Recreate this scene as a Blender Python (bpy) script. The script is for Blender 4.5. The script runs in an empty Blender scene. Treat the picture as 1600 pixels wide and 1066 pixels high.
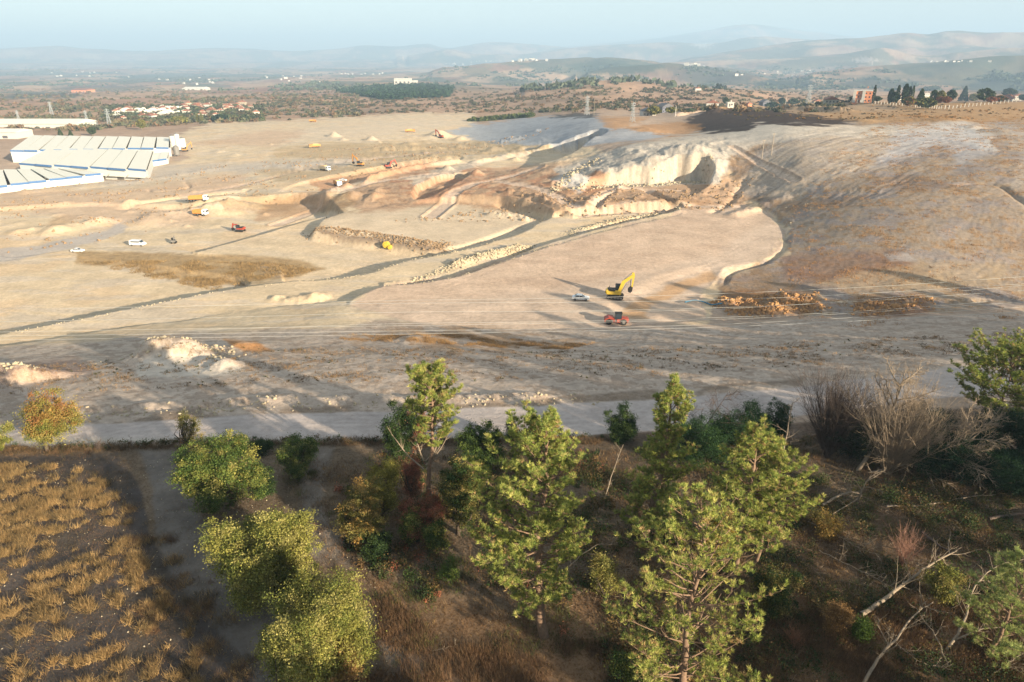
import bpy, math, random
import numpy as np
from mathutils import Vector, Matrix
random.seed(7); rng = np.random.default_rng(7)
S = bpy.context.scene; C = S.collection

# ---------------------------------------------------------------- camera
CAMZ = 56.0; PITCH = math.radians(22.6); FPX = 1067.0        # photograph is 1600 x 1066
cam = bpy.data.cameras.new('camera'); co = bpy.data.objects.new('camera', cam); C.objects.link(co)
cam.sensor_width = 36; cam.lens = 36 * FPX / 1600; cam.clip_start = 0.5; cam.clip_end = 90000
co.location = (0, 0, CAMZ); co.rotation_euler = (math.pi / 2 - PITCH, 0, 0); S.camera = co

# ---------------------------------------------------------------- light
SUN_EL = math.radians(15.0); SUN_AZ = math.radians(134)        # azimuth clockwise from +Y
sd = Vector((math.sin(SUN_AZ) * math.cos(SUN_EL), math.cos(SUN_AZ) * math.cos(SUN_EL), math.sin(SUN_EL)))
sun = bpy.data.lights.new('sun', 'SUN'); so = bpy.data.objects.new('sun', sun); C.objects.link(so)
sun.energy = 4.4; sun.angle = math.radians(0.53); sun.color = (1.0, 0.86, 0.66)
so.rotation_euler = sd.to_track_quat('Z', 'Y').to_euler()
W = bpy.data.worlds.new('World'); S.world = W; W.use_nodes = True
wn = W.node_tree; bg = wn.nodes['Background']
sky = wn.nodes.new('ShaderNodeTexSky'); sky.sky_type = 'NISHITA'; sky.sun_disc = False
sky.sun_elevation = SUN_EL; sky.sun_rotation = SUN_AZ; sky.air_density = 1.0; sky.dust_density = 0.5; sky.ozone_density = 1.0
tint = wn.nodes.new('ShaderNodeMix'); tint.data_type = 'RGBA'; tint.blend_type = 'MULTIPLY'; tint.inputs[0].default_value = 1; tint.inputs[7].default_value = (.90, .98, 1.06, 1)
wn.links.new(sky.outputs[0], tint.inputs[6]); pale = wn.nodes.new('ShaderNodeMix'); pale.data_type = 'RGBA'; pale.inputs[0].default_value = .62; pale.inputs[7].default_value = (3.25, 3.42, 3.40, 1)
wn.links.new(tint.outputs[2], pale.inputs[6]); wn.links.new(pale.outputs[2], bg.inputs[0]); bg.inputs[1].default_value = 0.062
S.view_settings.view_transform = 'Standard'; S.view_settings.look = 'None'
S.view_settings.exposure = 1.92; S.view_settings.gamma = 1
S.cycles.max_bounces = 5; S.cycles.diffuse_bounces = 3; S.cycles.glossy_bounces = 2
S.cycles.transmission_bounces = 4; S.cycles.transparent_max_bounces = 8; S.cycles.volume_bounces = 0
S.cycles.use_denoising = True

# ---------------------------------------------------------------- maths helpers
cp, sp = math.cos(PITCH), math.sin(PITCH)
def ray(px, py):
    a = (px - 800) / FPX; b = (533 - py) / FPX
    return np.array([a, cp + b * sp, -sp + b * cp])
def on_plane(px, py, z):
    d = ray(px, py); t = (z - CAMZ) / d[2]; return np.array([d[0] * t, d[1] * t, z])
def project(x, y, z):
    zz = z - CAMZ; dep = np.maximum(y * cp - zz * sp, 0.01); up = y * sp + zz * cp
    return 800 + FPX * x / dep, 533 - FPX * up / dep
def vert(P, px, py):
    "point on the vertical plane y = P.y through a thing's foot, seen at pixel px, py"
    d = ray(px, py); t = P[1] / d[1]; return np.array([d[0] * t, P[1], CAMZ + d[2] * t])
def depth(P): return P[1] * cp - (P[2] - CAMZ) * sp
def lin(c):
    c = np.asarray(c, float) / 255.0
    return np.where(c <= 0.04045, c / 12.92, ((c + 0.055) / 1.055) ** 2.4)
def sstep(a, b, x):
    t = np.clip((x - a) / (b - a), 0, 1); return t * t * (3 - 2 * t)
_perm = rng.permutation(256); _perm = np.concatenate([_perm, _perm, _perm])
_g = rng.normal(size=(256, 2)); _g /= np.linalg.norm(_g, axis=1)[:, None]
def noise(x, y):
    xi = np.floor(x).astype(np.int64); yi = np.floor(y).astype(np.int64)
    xf = x - xi; yf = y - yi; xi &= 255; yi &= 255
    u = xf * xf * xf * (xf * (xf * 6 - 15) + 10); v = yf * yf * yf * (yf * (yf * 6 - 15) + 10)
    def g(ix, iy, dx, dy):
        h = _perm[_perm[ix & 255] + (iy & 255)]; return _g[h, 0] * dx + _g[h, 1] * dy
    a = g(xi, yi, xf, yf); b = g(xi + 1, yi, xf - 1, yf)
    c = g(xi, yi + 1, xf, yf - 1); d = g(xi + 1, yi + 1, xf - 1, yf - 1)
    return (a + u * (b - a) + v * ((c + u * (d - c)) - (a + u * (b - a)))) * 1.5
def fbm(x, y, sc, octs=4, gain=0.5, off=0.0):
    s = np.zeros_like(x); a = 1.0
    for k in range(octs):
        s += a * noise(x / sc + off + 17.3 * k, y / sc + off * 1.7 - 9.1 * k); sc *= 0.5; a *= gain
    return s
def poly_sdf(X, Y, poly, margin=1e9):
    "signed distance, negative inside; points outside the margin get +1e9"
    out = np.full(X.shape, 1e9); poly = np.asarray(poly, float)
    m = (X > poly[:, 0].min() - margin) & (X < poly[:, 0].max() + margin) & (Y > poly[:, 1].min() - margin) & (Y < poly[:, 1].max() + margin)
    x, y = X[m], Y[m]
    if not len(x): return out
    d = np.full(x.shape, 1e18); ins = np.zeros(x.shape, bool); n = len(poly)
    for i in range(n):
        a, b = poly[i], poly[(i + 1) % n]; e = b - a
        t = np.clip(((x - a[0]) * e[0] + (y - a[1]) * e[1]) / (e @ e + 1e-12), 0, 1)
        d = np.minimum(d, (x - a[0] - t * e[0]) ** 2 + (y - a[1] - t * e[1]) ** 2)
        c = (a[1] > y) != (b[1] > y)
        with np.errstate(divide='ignore', invalid='ignore'):
            xc = a[0] + (y - a[1]) * e[0] / (e[1] if e[1] != 0 else 1e-12)
        ins ^= c & (x < xc)
    out[m] = np.where(ins, -1, 1) * np.sqrt(d); return out
def line_dist(X, Y, pts, margin):
    "distance to a polyline, signed side (+ left), fraction along"
    pts = np.asarray(pts, float); out = np.full(X.shape, 1e9); side = np.zeros(X.shape); fr = np.zeros(X.shape)
    m = (X > pts[:, 0].min() - margin) & (X < pts[:, 0].max() + margin) & (Y > pts[:, 1].min() - margin) & (Y < pts[:, 1].max() + margin)
    x, y = X[m], Y[m]; d = np.full(x.shape, 1e18); s = np.zeros(x.shape); f = np.zeros(x.shape); n = len(pts) - 1
    for i in range(n):
        a, b = pts[i], pts[i + 1]; e = b - a
        t = np.clip(((x - a[0]) * e[0] + (y - a[1]) * e[1]) / (e @ e + 1e-12), 0, 1)
        dd = (x - a[0] - t * e[0]) ** 2 + (y - a[1] - t * e[1]) ** 2; k = dd < d
        d[k] = dd[k]; s[k] = np.sign(e[0] * (y - a[1]) - e[1] * (x - a[0]))[k]; f[k] = ((i + t) / n)[k]
    out[m] = np.sqrt(d); side[m] = s; fr[m] = f
    return out, side, fr
def curve_pts(pts, n=6):
    "Catmull-Rom through the points"
    p = np.asarray(pts, float); p = np.vstack([2 * p[0] - p[1], p, 2 * p[-1] - p[-2]]); o = []
    for i in range(1, len(p) - 2):
        for t in np.linspace(0, 1, n, endpoint=False):
            o.append(0.5 * (2 * p[i] + (p[i + 1] - p[i - 1]) * t + (2 * p[i - 1] - 5 * p[i] + 4 * p[i + 1] - p[i + 2]) * t * t + (-p[i - 1] + 3 * p[i] - 3 * p[i + 1] + p[i + 2]) * t ** 3))
    o.append(p[-2]); return np.array(o)

# ---------------------------------------------------------------- the lie of the land
def warp(x, y):
    r = np.hypot(x, y) + 1e-6; k = np.log1p(r / 60.0) / r; return x * k, y * k
CP = []                                                     # control points (x, y, z)
for z, row in [
    (18, [(-300, 1066), (0, 1066), (500, 1066), (1000, 1066), (1600, 1066), (0, 850), (500, 850), (1000, 850), (1600, 850), (1900, 1000)]),
    (17.6, [(-200, 740), (200, 740), (700, 740), (1200, 740), (1800, 740)]),
    (16.8, [(-200, 690), (100, 690), (500, 668), (900, 660), (1300, 625), (1700, 590)]),
    (15, [(-100, 628), (150, 618), (400, 610), (800, 600), (1150, 590), (1500, 562), (1750, 550)]),
    (11, [(-100, 588), (100, 578), (400, 565), (700, 562), (1000, 560), (1300, 545), (1600, 530)]),
    (5, [(0, 562), (200, 545), (450, 532), (700, 535), (1000, 532), (1300, 515), (1600, 503)]),
    (0.6, [(600, 505), (800, 516), (950, 516), (1150, 505)]), (1.6, [(1350, 497), (1600, 487), (1750, 480)]),
    (-1.5, [(0, 535), (200, 512), (400, 490)]), (0, [(560, 470), (1000, 440), (1100, 400), (900, 380), (1180, 440)]),
    (1, [(1250, 450), (1250, 400), (1238, 385)]), (1.2, [(1235, 350), (1150, 316), (1060, 317)]), (1.8, [(1205, 324)]), (2.5, [(1400, 440), (1600, 440)]), (5, [(1400, 380), (1600, 392)]), (3, [(1275, 352)]),
    (9, [(1400, 325), (1600, 345)]), (7.5, [(1250, 292)]), (13.5, [(1400, 275), (1600, 300), (1250, 255), (1120, 245)]), (18.5, [(1400, 228), (1600, 250), (1230, 215)]),
    (21, [(1400, 200), (1600, 215), (1550, 205)]), (20.5, [(1230, 198), (1300, 196)]), (15, [(1130, 218), (1080, 224)]), (5, [(1125, 276)]),
    (12.8, [(1000, 235)]), (10, [(960, 241)]), (5, [(910, 254)]), (4, [(860, 262)]), (5, [(1050, 285)]), (4, [(960, 288)]), (2, [(880, 285)]), (2.2, [(1110, 300), (1180, 308)]),
    (10, [(1000, 208), (1080, 205)]), (14, [(1120, 196)]), (7, [(900, 224)]),
    (-13, [(735, 214), (700, 200)]), (-9, [(775, 222), (800, 190)]), (-1, [(850, 222), (860, 188)]), (10, [(945, 210), (935, 187)]),
    (0, [(820, 300), (900, 315), (760, 330)]), (-1.5, [(700, 300)]), (-3, [(600, 305), (780, 262)]), (-4, [(800, 240), (850, 232)]),
    (-6, [(500, 305), (700, 245), (620, 330)]), (-7.5, [(600, 250), (420, 400), (200, 420), (0, 450)]), (-8.5, [(400, 310), (0, 400), (200, 370), (300, 350)]),
    (-10, [(100, 320), (0, 330), (500, 250)]), (-12, [(400, 250), (600, 205)]), (-14, [(300, 255), (200, 285), (400, 200), (650, 182)]), (-16, [(150, 250), (0, 285), (200, 215), (300, 200), (-100, 250)]),
    (-17, [(0, 215)]), (-19, [(330, 190)]), (-22, [(100, 195), (0, 190)]), (-32, [(180, 178), (350, 170), (-100, 180)]), (-40, [(0, 165), (200, 160)]), (-55, [(0, 150), (250, 145)]), (-75, [(0, 128), (300, 128)]), (-85, [(0, 105), (300, 105), (500, 106)]),
    (-24, [(450, 172)]), (-20, [(600, 168), (700, 168)]), (-30, [(560, 150), (500, 150)]), (-20, [(620, 137)]), (-26, [(700, 137)]), (-60, [(600, 120), (750, 118)]),
    (-12, [(800, 172)]), (-22, [(800, 150)]), (2, [(950, 168), (1000, 178)]), (-3, [(900, 150), (960, 155)]), (-2, [(1060, 150), (1160, 155)]), (-12, [(1200, 142)]),
    (15.5, [(1120, 172), (1180, 170), (1250, 172)]), (19, [(1330, 168), (1400, 168)]), (22, [(1500, 172), (1600, 178), (1700, 175)]), (20, [(1500, 161), (1620, 160)]), (17, [(1330, 158)])]:
    for px, py in row: CP.append(on_plane(px, py, z))
for az, d, z in [(20, 1000, -10), (28, 950, 0), (36, 1000, 5), (24, 1700, -50), (36, 1800, -45), (14, 2600, -60), (24, 3200, -65), (34, 3200, -60), (-34, 9000, -88), (-10, 9000, -85), (10, 7000, -75), (25, 7000, -75), (36, 8000, -70), (0, 4500, -75), (6, 15000, -85), (-36, 18000, -90), (0, 18000, -85), (36, 18000, -80),
                 (90, 70, 21), (135, 60, 27), (180, 60, 20), (225, 60, 18), (-90, 70, 16), (-60, 60, 17.5), (60, 60, 18.5), (135, 90, 30), (110, 90, 27), (160, 90, 26), (90, 200, 22), (180, 200, 25), (-90, 300, 0), (-135, 300, 10), (135, 260, 34), (60, 300, 15), (60, 900, 20), (-70, 1000, -25), (90, 1500, 20), (180, 1500, 20), (-90, 2500, -50), (180, 15000, 0), (90, 15000, -50), (-90, 15000, -80), (0, 6, 18), (-135, 2, 18)]:
    a = math.radians(az); CP.append(np.array([d * math.sin(a), d * math.cos(a), z]))
CP = np.array(CP)
def tps_fit(P, z, lam=0.002):
    n = len(P); d = np.linalg.norm(P[:, None] - P[None], axis=2); K = np.where(d > 0, d * d * np.log(d + 1e-12), 0) + lam * np.eye(n)
    A = np.zeros((n + 3, n + 3)); A[:n, :n] = K; A[:n, n] = 1; A[:n, n + 1:] = P; A[n, :n] = 1; A[n + 1:, :n] = P.T
    return np.linalg.solve(A, np.concatenate([z, np.zeros(3)]))
_cw = np.stack(warp(CP[:, 0], CP[:, 1]), 1); _w = tps_fit(_cw, CP[:, 2])
def base_h(x, y):
    u, v = warp(x, y); out = _w[-3] + _w[-2] * u + _w[-1] * v
    for i in range(len(_cw)):
        d2 = (u - _cw[i, 0]) ** 2 + (v - _cw[i, 1]) ** 2 + 1e-14
        out = out + _w[i] * 0.5 * d2 * np.log(d2)
    return out
def RP(D, w, pts, spur=0.25, nz=0.0, seed=0): return dict(D=D, w=w, pts=pts, spur=spur, nz=nz, seed=seed)
RIDGES = [                                                  # far ranges: distance, width, crest line as the photo shows it
    RP(17500, 2400, [(-200, 92), (700, 86), (880, 74), (940, 68), (1010, 62), (1090, 50), (1165, 38), (1230, 45), (1290, 52), (1400, 66), (1600, 80), (1800, 85)], seed=1),
    RP(14500, 2000, [(-200, 82), (0, 76), (80, 72), (140, 76), (230, 80), (310, 76), (380, 76), (450, 80), (520, 77), (570, 71), (620, 73), (665, 69), (700, 75), (770, 66), (860, 72), (950, 80), (1100, 86), (1800, 88)], seed=2),
    RP(11500, 1300, [(-200, 100), (560, 96), (620, 88), (660, 84), (700, 77), (740, 84), (830, 84), (880, 76), (960, 70), (1050, 66), (1110, 69), (1180, 58), (1260, 62), (1330, 70), (1500, 74), (1800, 80)], seed=3, nz=12),
    RP(8200, 1300, [(-200, 110), (900, 105), (1080, 90), (1180, 74), (1250, 66), (1330, 60), (1390, 55), (1420, 52), (1450, 54), (1490, 49), (1560, 52), (1650, 50), (1800, 55)], seed=4, nz=22),
    RP(6300, 800, [(-200, 120), (850, 118), (960, 104), (1100, 96), (1250, 90), (1330, 82), (1380, 76), (1440, 86), (1530, 80), (1600, 74), (1800, 70)], seed=5, nz=20),
    RP(4500, 600, [(-200, 130), (560, 125), (690, 108), (800, 98), (880, 93), (950, 91), (1010, 94), (1060, 101), (1160, 110), (1260, 120), (1500, 125), (1800, 125)], seed=6, nz=12),
    RP(3500, 450, [(-200, 140), (800, 135), (900, 116), (980, 106), (1040, 102), (1090, 106), (1160, 116), (1240, 128), (1400, 130), (1800, 130)], seed=7, nz=10),
    RP(3900, 650, [(-200, 140), (1100, 136), (1250, 116), (1330, 108), (1400, 102), (1470, 95), (1540, 89), (1600, 86), (1800, 80)], seed=8, nz=16),
    RP(1500, 260, [(-200, 160), (700, 150), (820, 140), (880, 132), (930, 126), (980, 125), (1040, 131), (1110, 138), (1200, 146), (1400, 150), (1800, 150)], seed=9, nz=3),
    RP(2300, 300, [(-200, 150), (480, 142), (540, 136), (600, 132), (640, 130), (700, 134), (760, 138), (900, 140), (1800, 145)], seed=10, nz=3)]
for R in RIDGES:
    q = np.array([ray(a, b) for a, b in curve_pts(R['pts'], 5)])
    az = np.arctan2(q[:, 0], q[:, 1]); zt = CAMZ + R['D'] * q[:, 2] / np.hypot(q[:, 0], q[:, 1]); o = np.argsort(az); R['az'] = az[o]; R['z'] = zt[o]
def PW(z, pts): return np.array([on_plane(a, b, z)[:2] for a, b in pts])
TERR = [                                                    # worked levels: height, edge width, outline
    (-12.0, 3.0, [(0, 330), (150, 322), (300, 330), (430, 318), (495, 325), (530, 372), (420, 397), (330, 410), (300, 404), (215, 398), (120, 402), (0, 408)]),
    (-8.2, .7, [(0, 408), (100, 402), (190, 412), (300, 428), (385, 447), (340, 478), (0, 562), (-80, 580)]),
    (-7.4, .7, [(300, 394), (400, 368), (505, 338), (520, 350), (700, 398), (680, 426), (570, 452), (460, 464), (425, 412)]),
    (-4.4, 2.8, [(490, 362), (505, 342), (545, 330), (610, 321), (700, 317), (780, 323), (856, 345), (838, 372), (750, 402), (680, 391)]),
    (-2.3, .7, [(-120, 545), (0, 521), (130, 496), (250, 472), (368, 449), (480, 437), (560, 430), (640, 406), (740, 386), (815, 362), (850, 344), (880, 337), (960, 332), (1062, 329), (1050, 340), (960, 358), (830, 394), (705, 434), (600, 446), (560, 470), (520, 480), (400, 482), (300, 500), (120, 530), (-60, 570)]),
    (0.2, .8, [(600, 446), (705, 434), (830, 394), (960, 357), (1052, 338), (1066, 330), (1055, 322), (1140, 319), (1195, 330), (1224, 355), (1221, 388), (1190, 408), (1135, 420), (1112, 442), (1090, 470), (1100, 500), (960, 512), (800, 516), (680, 509), (600, 492), (545, 476), (560, 462)]),
    (-.5, 4.5, [(1000, 462), (1040, 440), (1100, 425), (1115, 432), (1090, 462), (1000, 492), (960, 490)]),
    (1.2, 2.5, [(915, 297), (915, 293), (930, 290.5), (955, 290), (975, 287.5), (1000, 286.5), (1020, 287.5), (1042, 285), (1056, 281.5), (1078, 283), (1098, 283), (1108, 290), (1085, 305), (1040, 312), (960, 314), (915, 308)]),
    (-8.5, 2.0, [(440, 300), (480, 286), (600, 266), (690, 252), (722, 252), (700, 262), (640, 274), (560, 294), (500, 305)]),
    (-4.5, 2.0, [(740, 260), (800, 246), (880, 238), (945, 236), (900, 262), (860, 272), (790, 276)]),
    (-5.5, 1.6, [(655, 300), (690, 284), (730, 278), (722, 290), (690, 310), (650, 318)]),
    (4.0, 5.0, [(1062, 196), (1130, 190), (1200, 196), (1300, 192), (1345, 190), (1300, 186), (1220, 176), (1180, 174), (1120, 178), (1075, 182)]),
]
BUMPS = [(-2.0, 1.5, .2, -1.5, [(605, 441), (705, 429), (830, 389), (957, 352), (1040, 336)]), (-1.2, 1.3, .2, -5, [(470, 440), (560, 428), (640, 403), (740, 383), (840, 346)]), (-1.2, 1.4, .2, -5, [(-40, 528), (130, 492), (250, 468), (365, 446)]),
                                                   # ridges of spoil, dikes, ditches: height, half width, rough, z, line
    (1.2, 2.2, .6, -1.6, [(700, 416), (760, 398), (830, 382)]), (1.0, 1.8, .6, -1.6, [(890, 362), (960, 346), (1010, 338), (1058, 333)]),
    (0.8, 1.2, .5, -1.6, [(595, 442), (650, 436)]), (1.0, 1.8, .5, -6.0, [(495, 364), (560, 372), (640, 385), (690, 392)]),
    (2.6, 3.0, .2, -6, [(560, 296), (600, 282), (640, 272), (690, 262), (730, 256)]), (1.8, 3, .2, -4, [(730, 256), (800, 243), (870, 236)]), (1.4, 2.6, .2, -14, [(0, 306), (80, 300), (200, 286), (280, 275), (370, 262)]) ,
    (1.2, 5, .3, -8, [(0, 352), (50, 346), (110, 340), (170, 333)]), (1.6, 6, .4, -9, [(215, 333), (260, 326), (330, 322), (420, 312)]), (2.0, 4, .4, -7, [(500, 318), (520, 306), (550, 298)]),
    (-2.0, 2.0, .4, -1, [(1000, 300), (1040, 318), (1060, 330)]), (1.6, 2.0, .5, 0, [(780, 300), (820, 306), (880, 326), (905, 332)]), (-1.6, 1.6, .3, 0, [(770, 305), (830, 320), (860, 332)]), (1.5, 2.0, .5, 0, [(760, 318), (830, 328)]),
    (1.0, 2.2, .3, 1, [(905, 322), (960, 300), (975, 292)]), (-1.5, 1.4, .3, 1, [(930, 322), (950, 306), (962, 300)]), (-.9, 1.4, .3, 5, [(1110, 316), (1150, 294), (1165, 280)]),
    (1.2, 3, .3, 7, [(1140, 312), (1190, 300), (1240, 298)]), 
    (-.8, .7, .3, 0.5, [(1192, 326), (1222, 345), (1228, 370), (1222, 392), (1195, 408), (1142, 424), (1128, 445)]), 
    (-1.0, 1.2, .2, 6, [(1480, 322), (1540, 325), (1580, 338), (1640, 365)]), 
    (-1.0, 1.5, .4, 0.8, [(1090, 498), (1250, 494), (1400, 488), (1520, 478), (1640, 470)]), (.7, 1.6, .5, 2.0, [(1300, 492), (1400, 484), (1500, 472), (1640, 462)]),
    (1.3, 4, .6, 12, [(-40, 612), (40, 600), (60, 608)]), (-.5, 1.0, .3, 15.5, [(100, 652), (250, 645), (420, 636)]), (.5, 1.4, .5, 15.5, [(110, 648), (260, 640), (420, 630), (700, 628), (900, 622)]),
    (-1.0, 1.0, .2, -14, [(230, 300), (245, 308), (296, 300), (286, 285)]), (.7, 2.4, .5, -2, [(420, 464), (470, 468), (520, 462)]),
    (3.0, 7, .4, 15, [(1090, 178), (1180, 171), (1260, 176), (1340, 189)]), (-2.2, 3.0, .3, -10, [(395, 300), (300, 305), (170, 322)]), (2.0, 2.5, .4, -11, [(560, 238), (640, 236), (740, 232), (830, 226)]), (1.5, 2, .4, -11, [(420, 262), (520, 258), (640, 246)]),
]
MOUNDS = [  # px, py, z, radius m, height m, roughness
    (85, 348, -8, 7, 2.6, .4), (160, 337, -9, 7, 2.2, .5), (205, 316, -10, 5, 2.6, .4), (236, 336, -9, 9, 1.8, .3), (345, 318, -9, 15, 3.2, .5), (585, 313, -5, 4.5, 2.6, .5), (590, 306, -5, 4, 1.6, .4), (545, 312, -6, 7, 2.4, .5),
    (522, 212, -11, 6, 5.0, .1), (580, 217, -10, 6, 4.2, .15), (686, 207, -9, 13, 6.0, .2), (536, 218, -11, 4, 2.5, .5), (720, 212, -9, 9, 3.5, .5), (640, 222, -9, 9, 2.0, .5),
    (265, 570, 8, 5.5, 2.8, .6), (240, 576, 7.5, 3, 1.6, .6), (300, 562, 8.5, 4, 1.9, .6), (355, 583, 11, 2.6, 1.5, .6), (330, 580, 10, 2, .8, .6), (30, 600, 12, 3.5, 1.2, .8), (700, 270, -5, 4, 3, .5), (745, 276, -3, 4, 3, .5), (690, 292, -3, 6, 3.0, .4), (490, 462, -1.6, 3.5, 1.0, .8), (520, 470, -1.6, 2.5, .6, .8),
    (1060, 272, 2, 8, 2.6, .7), (1085, 276, 1.5, 7, 2.6, .7), (1020, 280, 1.5, 6, 2.0, .9), (980, 284, 1.2, 5, 1.8, .9), (940, 286, 1.2, 6, 2.2, .9), (900, 288, 1.2, 6, 2.2, .9), (870, 290, 1, 5, 1.8, .9), (925, 278, 2, 7, 2.4, .9), (890, 282, 2, 6, 2.2, .9),
    (1478, 192, 21, 14, 2.2, .4), (1560, 205, 21.5, 10, 2.0, .5), (1520, 200, 21, 7, 1.5, .5), (1420, 188, 20.5, 16, 1.2, .3), (1350, 192, 20, 10, 1.4, .5),
    (645, 532, 5, 5, 1.0, .5), (380, 545, 7.5, 4, 1.2, .5), (1010, 205, 10, 14, 2.5, .3), (905, 222, 7, 14, 3.0, .3), (850, 226, 0, 9, 3.0, .5), (770, 232, -5, 8, 3.0, .6),
]
_rm = random.Random(4)
for k in range(48): MOUNDS.append((_rm.uniform(330, 860), _rm.uniform(214, 264), -9, _rm.uniform(2, 5), _rm.uniform(.5, 1.7), .8))
for k in range(26): MOUNDS.append((_rm.uniform(20, 600), _rm.uniform(290, 348), -9, _rm.uniform(1.5, 4), _rm.uniform(.3, 1.0), .8))
for k in range(22): MOUNDS.append((_rm.uniform(660, 1150), _rm.uniform(290, 320), 1, _rm.uniform(1.5, 3), _rm.uniform(.3, .8), .9))
HAUL = [(-1, 3.2, [(672, 326), (706, 302), (742, 288), (790, 280), (840, 272)]), (0, 2.8, [(780, 284), (830, 294), (870, 308), (905, 326)]), (.6, 3.6, [(905, 326), (980, 320), (1060, 320), (1150, 322)]), (.8, 2.6, [(930, 318), (948, 302), (985, 296), (1060, 300)]), (4, 1.6, [(1140, 262), (1185, 278), (1240, 300)]), (-6, 3.2, [(430, 330), (500, 308), (560, 298), (640, 286), (700, 280)]), (-9, 3.5, [(290, 300), (400, 282), (480, 262), (560, 252), (700, 240)])]
HAUL = [(w_, curve_pts(np.array([on_plane(a_, b_, z_)[:2] for a_, b_ in p_]), 6)) for z_, w_, p_ in HAUL]
for k in range(11): MOUNDS.append((1128 + 14.5 * k + random.uniform(-3, 3), 467 + (k % 2) * 3 - .3 * k, 1.2, random.uniform(1.5, 2.1), random.uniform(1.3, 2.0), .6))
for k in range(9): MOUNDS.append((1150 + 15 * k + random.uniform(-3, 3), 483 - .5 * k, 1.2, random.uniform(1.4, 2.0), random.uniform(1.2, 1.8), .6))
for k in range(7): MOUNDS.append((1352 + 15 * k + random.uniform(-4, 4), 477 - .5 * k, 2.0, random.uniform(1.3, 2.0), random.uniform(1.1, 1.8), .6))
for k in range(6): MOUNDS.append((1345 + 17 * k + random.uniform(-4, 4), 490 - .7 * k, 2.0, random.uniform(1.2, 1.8), random.uniform(.9, 1.4), .6))

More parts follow.
